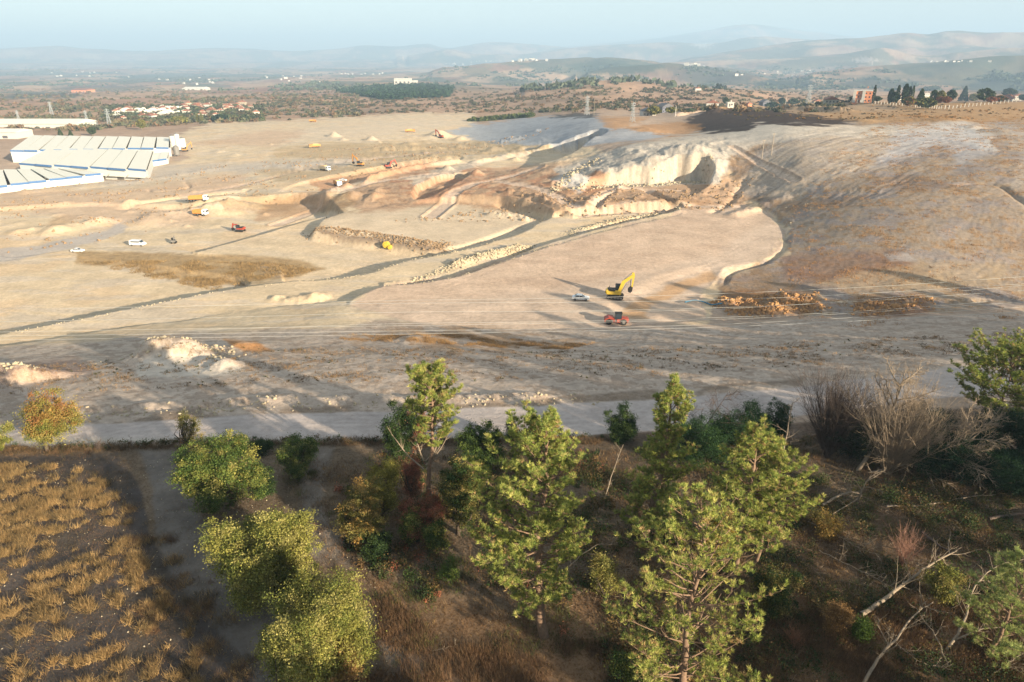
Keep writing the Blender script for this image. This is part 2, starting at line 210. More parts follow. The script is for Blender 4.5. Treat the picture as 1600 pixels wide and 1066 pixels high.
for _k, (a_, b_, c_) in enumerate(TERR): TERR[_k] = (a_, b_, curve_pts(PW(a_, c_ + [c_[0]]), 3)[:-1])
for _k, q_ in enumerate(BUMPS): BUMPS[_k] = q_[:3] + (curve_pts(PW(q_[3], q_[4]), 5),)
MOUNDS = [(*on_plane(a_, b_, c_)[:2], *r_, a_) for a_, b_, c_, *r_ in MOUNDS]
def near_box(P, x, y, m): return P[:, 0].min() - m < x.max() and P[:, 0].max() + m > x.min() and P[:, 1].min() - m < y.max() and P[:, 1].max() + m > y.min()
ROADW = PW(16.8, [(-900, 672), (0, 668), (200, 658), (420, 646), (600, 644), (800, 634), (1000, 628), (1250, 604), (1500, 574), (2500, 520), (2500, 560), (1600, 610), (1400, 628), (1100, 668), (900, 682), (600, 688), (400, 690), (150, 697), (0, 702), (-900, 712)])
def terrain_h(x, y, detail=True):
    x = np.asarray(x, float); y = np.asarray(y, float); sh = x.shape; x = x.ravel(); y = y.ravel()
    z = base_h(x, y); r = np.hypot(x, y); az = np.arctan2(x, y)
    front = np.abs(az) < 1.2
    for R in RIDGES:
        D, w = R['D'], R['w']; m = front & (r > D - 3.2 * w) & (r < D + 3.2 * w)
        if not m.any(): continue
        xm, ym, rm = x[m], y[m], r[m]
        zt = np.interp(az[m], R['az'], R['z']); wl = 1 + R['spur'] * 2 * fbm(xm, ym, w * 1.2, 3, off=R['seed'] * 3.3)
        t = (rm - D) / (w * np.clip(wl, .45, 1.8)); f = np.exp(-t * t * 1.1)
        edge = sstep(1.2, 1.0, np.abs(az[m])); add = np.maximum(zt - z[m], 0) * f * edge
        z[m] += add
        if R['nz']: z[m] += R['nz'] * fbm(xm, ym, w * .5, 4, off=R['seed']) * f * np.clip(np.abs(t) * 1.5, 0.15, 1) * edge
    # natural ground everywhere
    far = sstep(550, 1500, r)
    z += far * fbm(x, y, 420, 5, .5, off=4.4) * np.clip(r / 400, 0, 9)
    z += fbm(x, y, 60, 3, .5, off=2) * .35 * (1 - far)
    m = (r < 900)
    xm, ym = x[m], y[m]; zm = z[m]; rough = np.full(xm.shape, 1.0)
    wx = xm + fbm(xm, ym, 14, 3, .45, off=9) * .6; wy = ym + fbm(xm, ym, 14, 3, .45, off=5) * .6
    if not len(xm): return z.reshape(sh)
    for zz, ew, P in TERR:
        if not near_box(P, xm, ym, 14): continue
        s = poly_sdf(wx, wy, P, 12)
        k = sstep(ew, -ew * .3, s); zm = zm * (1 - k) + zz * k; rough *= 1 - .93 * sstep(0, -2, s)
    # slope above the cut on the right: gullies raked down the hill
    hx, hy = xm * .82 + ym * .57, -xm * .57 + ym * .82
    n_w = fbm(xm, ym, 26, 3, .6, off=77)
    hill = sstep(80, 130, xm) * sstep(215, 250, ym) * sstep(400, 350, ym) * (1 - sstep(0.2, .9, 1 - rough))
    zm += hill * ((-np.abs(noise(hx / 30 + n_w, hy / 3.2 + n_w)) * .25 - np.abs(noise(hx / 9 + 7, hy / 1.3 + n_w)) * .30) * np.clip(.6 + n_w, 0, 1.3))
    if detail:
        for hgt, hw, rg, P in BUMPS:
            if not near_box(P, xm, ym, hw * 4): continue
            d, s, f = line_dist(wx, wy, P, hw * 4)
            v = np.exp(-(d / hw) ** 2) * sstep(0, .12, f) * sstep(1, .88, f); nn = fbm(xm, ym, 3.5, 4, .65, off=hgt)
            v = np.where(v > .003, v, 0); zm += hgt * v * (1 + rg * 1.0 * nn); rough = np.maximum(rough, v * rg)
        for px, py, rad, hgt, rg, so_ in MOUNDS:
            p = (px, py); q = np.hypot(xm - p[0], (ym - p[1]) * .85)
            k = q < rad * 2.2
            if not k.any(): continue
            nn = fbm(xm[k], ym[k], rad * .6, 4, .6, off=so_); v = np.exp(-(q[k] / rad) ** 2 * (1.6 + rg * .9 * nn)); v = np.maximum(v - .03, 0)
            zm[k] += hgt * v; rough[k] = np.maximum(rough[k], v * rg)
        steep = 0
        pxm, pym = project(xm, ym, zm)
        rd = poly_sdf(xm, ym, ROADW, 8); rk = sstep(1.5, -.5, rd); rough *= 1 - .9 * rk
        wd = sstep(684, 720, pym) * (ym < 90); rough *= 1 - .6 * wd
        zm += rough * (fbm(xm, ym, 10, 3, .5, off=1.5) * .12 + fbm(xm, ym, 2.4, 3, .7, off=6.5) * .06)
        zm += (1 - rough) * fbm(xm, ym, 8, 2, .5, off=8) * .05
        # rough strip of dug slopes and quarry
        pxm, pym = project(xm, ym, zm)
        qz = sstep(25, 0, poly_sdf(pxm, pym, [(600, 225), (860, 225), (960, 240), (1130, 260), (1290, 300), (1140, 318), (860, 330), (690, 320), (600, 330), (540, 300)], 40))
        zm += qz * (fbm(xm, ym, 9, 4, .6, off=31) * .4) * np.clip(rough, .1, 1)
        for w_, P_ in HAUL:
            if near_box(P_, xm, ym, 12): d_, _s, _f = line_dist(xm, ym, P_, 10); zm -= .35 * sstep(w_ + .5, w_ - .3, d_) - .35 * np.exp(-((d_ - w_ - 1) / .6) ** 2)
        cl = sstep(8, 0, poly_sdf(pxm, pym, [(900, 262), (950, 244), (1000, 234), (1080, 224), (1130, 220), (1150, 250), (1135, 290), (1000, 292), (900, 294)], 30))
        zm += cl * (-np.abs(noise(xm / 7 + n_w, ym / 22)) * 1.0 + fbm(xm, ym, 9, 4, .5, off=3) * .6) * np.clip(rough, .25, 1)
        # field on the left: broken soil; track wheel ruts
    z[m] = zm
    return z.reshape(sh)
def at(px, py, n=150):
    "where the line of sight through a pixel of the photo meets the land"
    d = ray(px, py); hd = math.hypot(d[0], d[1]); far_ = 16000 if py < 200 else 1500
    ts = np.geomspace(20 if py > 560 else 70, far_, n) / hd
    X, Y, Z = d[0] * ts, d[1] * ts, CAMZ + d[2] * ts; k = Z < 90; H = terrain_h(X, Y); b = np.nonzero(Z < H)[0]
    if not len(b): return np.array([X[-1], Y[-1], H[-1]])
    i = max(b[0], 1); lo, hi = ts[i - 1], ts[i]
    ts = np.linspace(lo, hi, 24); X, Y, Z = d[0] * ts, d[1] * ts, CAMZ + d[2] * ts; H = terrain_h(X, Y); b = np.nonzero(Z < H)[0]
    i = b[0] if len(b) else -1; return np.array([X[i], Y[i], H[i]])
def hz(x, y): return float(terrain_h(np.array([x]), np.array([y]))[0])

# ---------------------------------------------------------------- mesh and material helpers
def mesh_np(name, V, F, mat, parent=None, cols=None, smooth=False, midx=None, link=True):
    "F: (n,3) or (n,4) int array"
    me = bpy.data.meshes.new(name); V = np.asarray(V, np.float32); F = np.asarray(F, np.int32); n, k = F.shape
    me.vertices.add(len(V)); me.vertices.foreach_set('co', V.ravel()); me.loops.add(n * k); me.loops.foreach_set('vertex_index', F.ravel())
    me.polygons.add(n); me.polygons.foreach_set('loop_start', np.arange(0, n * k, k, dtype=np.int32)); 
    me.polygons.foreach_set('use_smooth', np.full(n, smooth))
    for m in (mat if isinstance(mat, (list, tuple)) else [mat]): me.materials.append(m)
    if midx is not None: me.polygons.foreach_set('material_index', np.asarray(midx, np.int32))
    me.update(calc_edges=True)
    if cols is not None:
        a = me.color_attributes.new('col', 'FLOAT_COLOR', 'POINT'); c = np.ones((len(V), 4), np.float32); c[:, :cols.shape[1]] = cols; a.data.foreach_set('color', c.ravel())
    o = bpy.data.objects.new(name, me)
    if link: C.objects.link(o)
    if parent: o.parent = parent
    return o
def tag(o, label=None, cat=None, group=None, kind=None):
    for k, v in (('label', label), ('category', cat), ('group', group), ('kind', kind)):
        if v: o[k] = v
    return o
def empty(name, loc, rz=0, label=None, cat=None, group=None):
    o = bpy.data.objects.new(name, None); C.objects.link(o); o.location = tuple(float(v) for v in loc); o.rotation_euler = (0, 0, rz)
    o.empty_display_size = 0.5
    return tag(o, label, cat, group)
def nodes(name):
    m = bpy.data.materials.new(name); m.use_nodes = True; t = m.node_tree; return m, t, t.nodes['Principled BSDF']
def simple(name, c, rough=.6, metal=0, var=.15, scale=3.0, bump=0.0, srgb=True, spec=.3):
    m, t, b = nodes(name); col = lin(c) if srgb else np.array(c); b.inputs['Roughness'].default_value = rough; b.inputs['Metallic'].default_value = metal
    b.inputs['Specular IOR Level'].default_value = spec
    tc = t.nodes.new('ShaderNodeTexCoord'); n = t.nodes.new('ShaderNodeTexNoise'); n.inputs['Scale'].default_value = scale; n.inputs['Detail'].default_value = 5
    r = t.nodes.new('ShaderNodeMapRange'); r.inputs[3].default_value = 1 - var * 1.6; r.inputs[4].default_value = 1 + var
    mx = t.nodes.new('ShaderNodeMix'); mx.data_type = 'RGBA'; mx.blend_type = 'MULTIPLY'; mx.inputs[0].default_value = 1; mx.inputs[6].default_value = (*col, 1)
    t.links.new(tc.outputs['Object'], n.inputs['Vector']); t.links.new(n.outputs['Fac'], r.inputs[0]); t.links.new(r.outputs[0], mx.inputs[7]); t.links.new(mx.outputs[2], b.inputs['Base Color'])
    if bump:
        bp = t.nodes.new('ShaderNodeBump'); bp.inputs['Strength'].default_value = 1; bp.inputs['Distance'].default_value = bump
        t.links.new(n.outputs['Fac'], bp.inputs['Height']); t.links.new(bp.outputs[0], b.inputs['Normal'])
    return m
def vcol_mat(name, rough=.9, var=.3, scale=2.0, transl=0.0):
    "colour from the mesh's own colour attribute with procedural variation"
    m, t, b = nodes(name); b.inputs['Roughness'].default_value = rough; b.inputs['Specular IOR Level'].default_value = .12
    a = t.nodes.new('ShaderNodeAttribute'); a.attribute_name = 'col'; tc = t.nodes.new('ShaderNodeTexCoord')
    n = t.nodes.new('ShaderNodeTexNoise'); n.inputs['Scale'].default_value = scale; n.inputs['Detail'].default_value = 3
    r = t.nodes.new('ShaderNodeMapRange'); r.inputs[3].default_value = 1 - var; r.inputs[4].default_value = 1 + var
    mx = t.nodes.new('ShaderNodeMix'); mx.data_type = 'RGBA'; mx.blend_type = 'MULTIPLY'; mx.inputs[0].default_value = 1
    t.links.new(tc.outputs['Object'], n.inputs['Vector']); t.links.new(n.outputs['Fac'], r.inputs[0]); t.links.new(a.outputs['Color'], mx.inputs[6]); t.links.new(r.outputs[0], mx.inputs[7])
    t.links.new(mx.outputs[2], b.inputs['Base Color'])
    if transl:
        tr = t.nodes.new('ShaderNodeBsdfTranslucent'); ms = t.nodes.new('ShaderNodeMixShader'); ms.inputs[0].default_value = transl
        t.links.new(mx.outputs[2], tr.inputs['Color']); t.links.new(b.outputs[0], ms.inputs[1]); t.links.new(tr.outputs[0], ms.inputs[2]); t.links.new(ms.outputs[0], t.nodes['Material Output'].inputs[0])
    return m

# ---------------------------------------------------------------- ground sheet
deps = [89.5, 85, 78, 70, 62, 56]; a = 53.0
while a > 5.6: deps.append(a); a -= (.042 if 7.2 < a < 12 else .075)
R_ = [CAMZ * .72 / math.tan(math.radians(d)) if d > 30 else CAMZ / math.tan(math.radians(d)) * np.interp(d, [18, 30], [1, .72]) for d in deps]
r = R_[-1]
while r < 19500: r *= 1.0075 if r < 1500 else 1.0095; R_.append(r)
R_ += [26000, 40000]
R_ = np.array(R_)
az = np.concatenate([np.linspace(-180, -60, 40)[:-1], np.linspace(-60, -40, 60)[:-1], np.arange(-40, 40, .085), np.linspace(40, 60, 60), np.linspace(60, 180, 40)[1:-1]])
A_ = np.radians(az); nA, nR = len(A_), len(R_)
GX = np.outer(R_, np.sin(A_)); GY = np.outer(R_, np.cos(A_)); GZ = terrain_h(GX, GY)
X, Y, Z = GX.ravel(), GY.ravel(), GZ.ravel(); Rr = np.hypot(X, Y)
PX, PY = project(X, Y, Z); vis = (Y > 8) & (np.abs(PX - 800) < 1500)
ALB = 0.66
def al(c): return lin(c) * ALB
COL = np.tile(al((205, 180, 150)), (len(X), 1)); GR = np.zeros(len(X))      # GR: how grassy, drives the texture
def paint(c, amt):
    amt = np.clip(amt, 0, 1)[:, None]; COL[:] = COL * (1 - amt) + al(c) * amt
wpx = PX + 10 * fbm(X, Y, 18, 4, .6, off=12) ; wpy = PY + 4 * fbm(X, Y, 18, 4, .6, off=22)
def zone(c, pts, soft=6, amt=1.0, grass=None, nz=None):
    k = sstep(soft, -soft * .5, poly_sdf(wpx, wpy, pts, soft + 5)) * vis * amt
    if nz is not None: k = k * nz
    paint(c, k)
    if grass is not None: GR[:] = GR * (1 - k) + grass * k
OCL = None
n1 = fbm(X, Y, 40, 5, .55, off=50); n2 = fbm(X, Y, 9, 4, .6, off=60); n3 = fbm(X, Y, 150, 4, .55, off=70)
n4 = fbm(X, Y, 3.2, 4, .7, off=66); nf = fbm(X, Y, 900, 5, .55, off=80); ns = fbm(X * .25, Y, 9, 4, .6, off=90)
# far country
farm = sstep(650, 1000, Rr)
paint((200, 164, 128), farm); paint((160, 136, 106), farm * sstep(.05, .35, n3) * .7); paint((176, 138, 112), farm * sstep(0, .5, nf) * .6)
fx, fy = X * .9 + Y * .4, Y * .9 - X * .4; cell = np.sin(np.floor(fx / 170 + .6 * n3) * 12.9898 + np.floor(fy / 260) * 78.233) * 43758.5453; cell -= np.floor(cell)
farv = sstep(1300, 2600, Rr)
paint((208, 178, 140), farv * (cell < .22) * .75); paint((150, 105, 85), farv * ((cell > .22) & (cell < .4)) * .5); paint((110, 115, 85), farv * ((cell > .4) & (cell < .5)) * .6)
paint((112, 112, 88), farv * sstep(.12, .4, fbm(X, Y * .6, 700, 6, .62, off=84)) * .85)
paint((96, 104, 84), sstep(3000, 3600, Rr) * sstep(.18, .35, fbm(X, Y * .7, 1500, 6, .6, off=87)) * .8)
zone((76, 92, 70), [(885, 102), (940, 93), (1000, 94), (1040, 104), (1010, 114), (920, 116)], 3, .8)
zone((96, 90, 82), [(1040, 106), (1100, 104), (1200, 118), (1150, 130), (1060, 124)], 4, .7)
zone((62, 78, 70), [(1165, 132), (1210, 124), (1270, 124), (1275, 137), (1200, 138)], 2, .9)
zone((62, 78, 70), [(1310, 130), (1350, 122), (1440, 128), (1420, 138), (1330, 138)], 3, .8)
zone((62, 78, 75), [(1500, 140), (1540, 124), (1600, 118), (1700, 118), (1700, 150), (1560, 146)], 4, .7)
zone((60, 78, 58), [(525, 143), (560, 136), (640, 131), (710, 136), (700, 152), (600, 156)], 3, .8)
zone((235, 225, 205), [(1085, 70), (1097, 67), (1112, 70), (1102, 75), (1092, 73)], 1.5, .9)
zone((225, 205, 180), [(1335, 93), (1355, 90), (1372, 93), (1360, 97), (1340, 97)], 2, .8)
zone((225, 180, 160), [(110, 143), (135, 141), (133, 145), (112, 146)], 1, .8); zone((60, 80, 75), [(75, 136), (180, 133), (260, 138), (180, 143), (80, 141)], 2, .6); zone((60, 80, 75), [(0, 148), (60, 146), (130, 147), (120, 153), (0, 154)], 2, .7)
# worked plain
plain = [(-100, 330), (0, 300), (150, 285), (230, 268), (300, 245), (270, 215), (330, 193), (480, 188), (640, 178), (740, 178), (740, 200), (960, 240), (1130, 250), (1260, 320), (1230, 400), (1110, 480), (1100, 505), (600, 500), (480, 530), (-100, 600)]
zone((240, 216, 172), plain, 4, 1, 0)
zone((236, 205, 158), plain, 4, .6, nz=sstep(0, .4, n1)); zone((222, 208, 182), plain, 4, .5, nz=sstep(.1, .5, ns))
zone((196, 168, 118), [(500, 225), (800, 222), (860, 230), (760, 242), (600, 250), (540, 246), (430, 246), (440, 234)], 6, .55, .2)
zone((232, 203, 168), [(600, 446), (705, 434), (830, 394), (960, 357), (1052, 338), (1060, 322), (1140, 319), (1195, 330), (1224, 355), (1221, 388), (1190, 408), (1135, 420), (1112, 442), (1090, 470), (1100, 500), (960, 512), (800, 516), (680, 509), (600, 492), (545, 476)], 3, 1)
zone((220, 190, 156), [(600, 446), (705, 434), (830, 394), (960, 357), (1052, 338), (1160, 340), (1190, 380), (1000, 440), (800, 480), (620, 470)], 12, .6, nz=sstep(-.1, .4, ns))
zone((228, 206, 176), [(545, 480), (700, 470), (960, 440), (1120, 400), (1200, 345), (1230, 360), (1180, 408), (1100, 450), (960, 512), (700, 512)], 12, .5)
zone((220, 176, 124), [(975, 500), (985, 478), (1060, 440), (1110, 426), (1116, 436), (1080, 452), (1020, 476), (1010, 500)], 5, .8)
zone((236, 214, 176), [(505, 340), (600, 320), (700, 316), (850, 340), (820, 362), (700, 392), (500, 362)], 4, .8); zone((236, 212, 170), [(300, 394), (400, 368), (500, 345), (690, 392), (560, 434), (460, 440)], 4, .5)
zone((150, 125, 100), [(488, 360), (560, 368), (690, 388), (700, 396), (620, 388), (520, 374)], 2, .7)
zone((206, 170, 132), [(540, 300), (640, 262), (760, 262), (900, 256), (860, 285), (1010, 290), (1130, 275), (1240, 300), (1150, 320), (900, 335), (700, 318), (560, 332)], 6, .85, .1)
zone((192, 144, 108), [(640, 262), (740, 262), (860, 270), (960, 286), (930, 300), (820, 300), (660, 312), (600, 290)], 10, .8, nz=sstep(-.1, .35, n2)); zone((196, 146, 110), [(650, 318), (680, 300), (740, 278), (730, 292), (700, 312)], 4, .7)
zone((206, 150, 106), [(490, 285), (560, 270), (640, 255), (690, 250), (650, 262), (560, 285), (500, 300)], 4, .7)
zone((170, 140, 100), [(500, 328), (510, 312), (545, 300), (555, 318), (530, 332)], 4, .7, .5); zone((168, 132, 90), [(930, 330), (960, 312), (1060, 310), (1120, 318), (1060, 324)], 6, .6, .4)
zone((205, 165, 115), [(60, 352), (100, 338), (120, 340), (110, 350)], 3, .5, .4)
zone((230, 214, 184), [(640, 275), (700, 262), (790, 243), (830, 232), (850, 236), (780, 250), (640, 290)], 2, .8)
zone((176, 140, 104), [(560, 300), (620, 296), (700, 290), (900, 300), (1240, 296), (1210, 322), (1000, 318), (900, 330), (760, 326), (690, 316), (600, 322)], 8, .6, .2, nz=sstep(-.05, .25, n4 + .7 * n2))
zone((170, 138, 98), [(400, 330), (470, 312), (560, 300), (560, 330), (470, 335)], 8, .55, .2, nz=sstep(-.1, .25, n2))
# pale cliff and the spoil before it
zone((216, 205, 180), [(870, 262), (915, 250), (985, 228), (1060, 217), (1110, 205), (1200, 192), (1290, 196), (1330, 200), (1240, 215), (1160, 232), (1128, 262), (1120, 286), (1060, 288), (930, 290), (880, 290)], 5, 1, 0)
zone((168, 160, 146), [(870, 262), (985, 228), (1110, 205), (1150, 250), (1120, 286), (880, 290)], 6, .55, 0, nz=sstep(.05, .35, n4 + .6 * n2))
zone((232, 226, 208), [(860, 280), (900, 268), (940, 285), (900, 300)], 4, .7); zone((214, 160, 116), [(905, 305), (935, 268), (948, 268), (935, 300)], 3, .9)
# right-hand hill
hillp = [(1130, 262), (1160, 225), (1250, 210), (1330, 190), (1700, 180), (1700, 470), (1300, 495), (1130, 490), (1120, 440), (1230, 400), (1235, 350), (1190, 322)]
zone((194, 175, 148), hillp, 5, 1, .45); zone((176, 144, 102), hillp, 6, .7, .8, nz=sstep(-.05, .25, n4 + .5 * n2 + .3 * n1)); zone((170, 162, 154), hillp, 6, .6, nz=sstep(.05, .4, fbm(X, Y, 14, 5, .65, off=95) + .3 * n3)); zone((152, 126, 100), hillp, 6, .45, .7, nz=sstep(.15, .5, n1))
zone((222, 206, 178), [(1150, 300), (1200, 235), (1300, 205), (1480, 196), (1540, 205), (1400, 240), (1280, 290), (1240, 310)], 12, .5, .1); zone((226, 214, 188), [(1130, 218), (1180, 200), (1290, 197), (1400, 199), (1500, 194), (1545, 205), (1552, 238), (1530, 232), (1500, 212), (1400, 212), (1290, 212), (1200, 224), (1150, 240)], 5, .75, 0); zone((205, 205, 200), [(1370, 260), (1400, 205), (1500, 196), (1545, 215), (1545, 240), (1500, 260), (1480, 225)], 12, .55, .0)
zone((215, 205, 185), [(1530, 200), (1700, 190), (1700, 290), (1580, 290), (1600, 240)], 10, .4); zone((160, 115, 85), [(1220, 400), (1400, 395), (1440, 425), (1330, 440), (1230, 430)], 10, .5); zone((210, 200, 185), [(1380, 398), (1420, 396), (1430, 404), (1390, 406)], 3, .7)
zone((158, 112, 66), [(1115, 468), (1130, 455), (1265, 460), (1285, 478), (1250, 492), (1140, 486)], 7, .6, .2); zone((160, 112, 70), [(1340, 468), (1440, 462), (1450, 480), (1410, 496), (1340, 492)], 7, .6, .2)
zone((205, 180, 140), [(1270, 445), (1440, 410), (1580, 415), (1560, 440), (1420, 455)], 6, .6, .1)
# plateau
zone((200, 162, 112), [(1110, 168), (1250, 160), (1700, 158), (1700, 185), (1480, 190), (1350, 192), (1180, 186)], 3, .9, .6); zone((186, 165, 135), [(1180, 165), (1400, 163), (1400, 172), (1250, 178)], 3, .5, .4)
zone((72, 58, 50), [(1062, 196), (1075, 186), (1100, 173), (1180, 168), (1250, 178), (1345, 192), (1260, 197), (1180, 192), (1170, 205), (1100, 206)], 2.5, .95, .3)  # embankment: dark soil, with its shade painted into the colour as well
zone((198, 150, 95), [(930, 208), (1000, 198), (1060, 192), (1100, 197), (1090, 207), (960, 218)], 3, .7, .5)
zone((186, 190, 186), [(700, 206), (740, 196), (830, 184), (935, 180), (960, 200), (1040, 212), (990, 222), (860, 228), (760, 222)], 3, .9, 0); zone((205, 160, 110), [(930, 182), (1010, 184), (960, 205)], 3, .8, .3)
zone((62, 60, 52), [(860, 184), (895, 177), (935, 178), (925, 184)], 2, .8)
# shaded slope, haul road, wood floor
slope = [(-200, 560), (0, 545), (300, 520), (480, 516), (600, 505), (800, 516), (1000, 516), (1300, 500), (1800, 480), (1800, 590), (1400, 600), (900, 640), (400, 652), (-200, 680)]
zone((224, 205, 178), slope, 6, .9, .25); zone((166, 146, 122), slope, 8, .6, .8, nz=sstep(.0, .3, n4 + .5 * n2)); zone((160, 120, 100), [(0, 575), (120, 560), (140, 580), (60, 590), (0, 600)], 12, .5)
zone((196, 152, 98), [(520, 520), (700, 510), (900, 530), (880, 555), (700, 545), (560, 535)], 10, .45, .9, nz=sstep(-.25, .15, n2)); zone((240, 226, 198), [(215, 570), (250, 552), (330, 555), (380, 580), (330, 592), (220, 590)], 5, .8, 0)
zone((212, 150, 82), [(352, 532), (400, 535), (425, 548), (380, 548)], 4, .8, .8); zone((190, 172, 150), [(0, 612), (60, 590), (30, 615)], 3, .6)
zone((206, 176, 126), [(120, 398), (180, 395), (300, 398), (430, 403), (505, 416), (470, 430), (400, 442), (340, 446), (200, 418), (115, 412)], 4, .95, .9); zone((190, 165, 130), [(395, 412), (410, 410), (445, 432), (430, 436)], 2, .5)
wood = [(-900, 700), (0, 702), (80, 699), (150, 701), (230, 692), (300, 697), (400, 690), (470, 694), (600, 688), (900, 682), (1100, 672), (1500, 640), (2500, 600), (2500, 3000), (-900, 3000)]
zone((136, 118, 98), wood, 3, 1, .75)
zone((218, 204, 186), [(-900, 672), (0, 668), (200, 658), (420, 646), (600, 644), (800, 634), (1000, 628), (1250, 604), (1500, 574), (2500, 520), (2500, 560), (1600, 610), (1400, 628), (1100, 668), (900, 682), (600, 688), (400, 690), (150, 697), (0, 702), (-900, 712)], 2, 1, 0)
field = [(-900, 716), (0, 716), (180, 708), (205, 760), (240, 850), (330, 960), (440, 1090), (440, 2400), (-900, 2400)]
zone((84, 80, 80), field, 5, .8, .15); zone((96, 86, 74), field, 6, .6, .6, nz=sstep(-.1, .3, n2))  # dark field soil, greyed further to paint in the shade between tufts
trk = [(215, 705), (270, 705), (300, 800), (420, 940), (560, 1080), (620, 1500), (420, 1500), (400, 1060), (260, 890)]
zone((132, 124, 116), trk, 8, .85, .1); zone((150, 140, 130), [(480, 700), (520, 700), (505, 790), (560, 900), (760, 1090), (660, 1090), (520, 920), (470, 830)], 8, .7, .15)
zone((150, 116, 84), [(480, 880), (560, 920), (700, 1080), (900, 1090), (1600, 1090), (1600, 820), (1250, 780), (1000, 900), (800, 960)], 20, .6, .95); zone((92, 80, 66), [(900, 700), (1600, 700), (1600, 1000), (1100, 900)], 30, .5, .7)
# verge of dark weeds above and below the haul road
zone((140, 122, 98), [(-50, 655), (150, 646), (420, 636), (700, 632), (950, 616), (1250, 592), (1250, 602), (1000, 627), (800, 633), (600, 643), (420, 645), (200, 657), (-50, 667)], 2.5, .6, .7, nz=sstep(-.3, .2, n2))
for w_, P_ in HAUL:
    d_, _s, _f = line_dist(X, Y, P_, 10); paint((186, 152, 120), .45 * np.exp(-((d_ - w_ - .6) / .7) ** 2)); paint((232, 206, 174), .85 * sstep(w_ + .6, w_ - .8, d_ + .6 * n2))
# steep dug faces show fresh soil
dZr = np.gradient(GZ, axis=0) / np.maximum(np.gradient(GX, axis=0) ** 2 + np.gradient(GY, axis=0) ** 2, 1e-6) ** .5
stp = sstep(.35, .8, np.abs(dZr)).ravel() * (Rr > 110) * (Rr < 420); paint((214, 190, 150), stp * .35)
COL *= (1 + .16 * n4 * (Rr < 500) * (GR > .15) + .10 * n2 + .06 * n1)[:, None]
# tones of the graded plain: greyer hauls, pink clay, ripples of the blade
zone((206, 196, 178), [(-50, 398), (60, 384), (150, 362), (200, 346), (190, 362), (120, 388), (20, 408), (-50, 410)], 3, .9)
zone((214, 202, 180), [(0, 285), (200, 288), (330, 268), (520, 262), (560, 250), (400, 256), (250, 262)], 8, .7); zone((232, 196, 156), [(0, 300), (180, 300), (380, 272), (380, 290), (200, 318), (0, 330)], 8, .6)
zone((226, 196, 160), [(60, 330), (200, 320), (330, 330), (300, 350), (120, 345)], 8, .7); zone((234, 214, 178), [(330, 215), (600, 190), (740, 190), (560, 215), (400, 225)], 6, .6); zone((222, 186, 146), [(300, 225), (420, 205), (480, 205), (430, 228)], 6, .6)
zone((204, 178, 134), [(400, 268), (520, 262), (640, 250), (560, 272), (440, 282)], 5, .6, .2); zone((216, 176, 132), [(420, 316), (480, 300), (520, 300), (500, 330), (400, 345)], 5, .7, .2); zone((176, 144, 102), [(345, 312), (420, 306), (500, 312), (440, 330), (350, 330)], 6, .55, .3)
rip = noise((X * .35 + Y) / 2.2 + 2 * n1, (X - Y * .35) / 40) * sstep(30, 0, poly_sdf(PX, PY, plain, 40)) * vis
COL *= (1 + .05 * rip)[:, None]
# wheel tracks pressed into the plain
TRK = [(-1, [(0, 545), (200, 505), (400, 478), (560, 440), (700, 415), (850, 365), (1000, 330)]), (-8.8, [(0, 382), (150, 366), (195, 348)]), (-8.8, [(0, 392), (150, 372), (200, 352), (260, 330)]), (0, [(560, 480), (800, 440), (1000, 400), (1150, 350), (1060, 326)]), (0, [(700, 500), (950, 460), (1100, 415), (1200, 370)]), (0, [(820, 292), (760, 300), (720, 318)]), (0, [(900, 335), (1000, 318), (1200, 322)]), (-9, [(300, 300), (420, 285), (520, 270)]), (-8.8, [(300, 340), (420, 300), (500, 284)]), (-2, [(430, 400), (500, 380), (640, 398)]),
       (16.8, [(-100, 690), (400, 665), (800, 660), (1300, 620), (1700, 580)]), (16.8, [(-100, 684), (400, 657), (800, 652), (1300, 612), (1700, 573)]), (13, [(800, 600), (1000, 570), (1300, 560), (1600, 545)]), (10, [(1000, 560), (1100, 540), (1100, 520)]), (5, [(1300, 330), (1400, 332), (1500, 322), (1700, 360)]), (6, [(1230, 322), (1300, 318), (1400, 325)]),
       (18, [(500, 700), (487, 760), (500, 850), (560, 930), (660, 1050), (720, 1120)]), (18, [(478, 700), (462, 760), (475, 850), (530, 930), (600, 1040), (640, 1120)])]
rt = np.random.default_rng(9)
for (x0, x1, y0, y1, zz, n_, ln_) in [(0, 560, 280, 400, -10, 16, 130), (560, 1150, 345, 500, 0, 20, 120), (480, 840, 322, 385, -5, 8, 90), (0, 450, 410, 520, -6, 10, 70), (300, 800, 195, 260, -12, 10, 160), (600, 1150, 285, 325, 1, 14, 90), (1250, 1600, 300, 470, 5, 12, 90), (500, 1600, 520, 620, 10, 14, 90)]:
    for _ in range(n_): TRK.append((zz, [(rt.uniform(x0, x1), rt.uniform(y0, y1)), None, ln_]))
tk = np.zeros(len(X)); near = Rr < 700; xn, yn = X[near], Y[near]; tn = np.zeros(len(xn))
for zz, pts in TRK:
    if pts[1] is None:
        p0 = PW(zz, [pts[0]])[0]; aa = rt.uniform(-.4, 1.1) if rt.uniform() < .8 else rt.uniform(0, 3); cv = rt.normal() * .5; u_ = np.linspace(-.5, .5, 9); hd_ = aa + cv * u_; W9 = np.stack([p0[0] + np.cumsum(np.cos(hd_)) * pts[2] / 8, p0[1] + np.cumsum(np.sin(hd_)) * pts[2] / 8], 1)
    else: W9 = PW(zz, pts)
    d, s, f = line_dist(xn + .5 * n1[near], yn + .5 * n1[near], curve_pts(W9, 5), 4)
    for off in (-1.1, 1.1): tn = np.maximum(tn, np.exp(-((d * s - off) / .38) ** 2) * (.6 + .4 * np.sin(f * 40)) * (1 if pts[1] is not None else .75))
tk[near] = tn
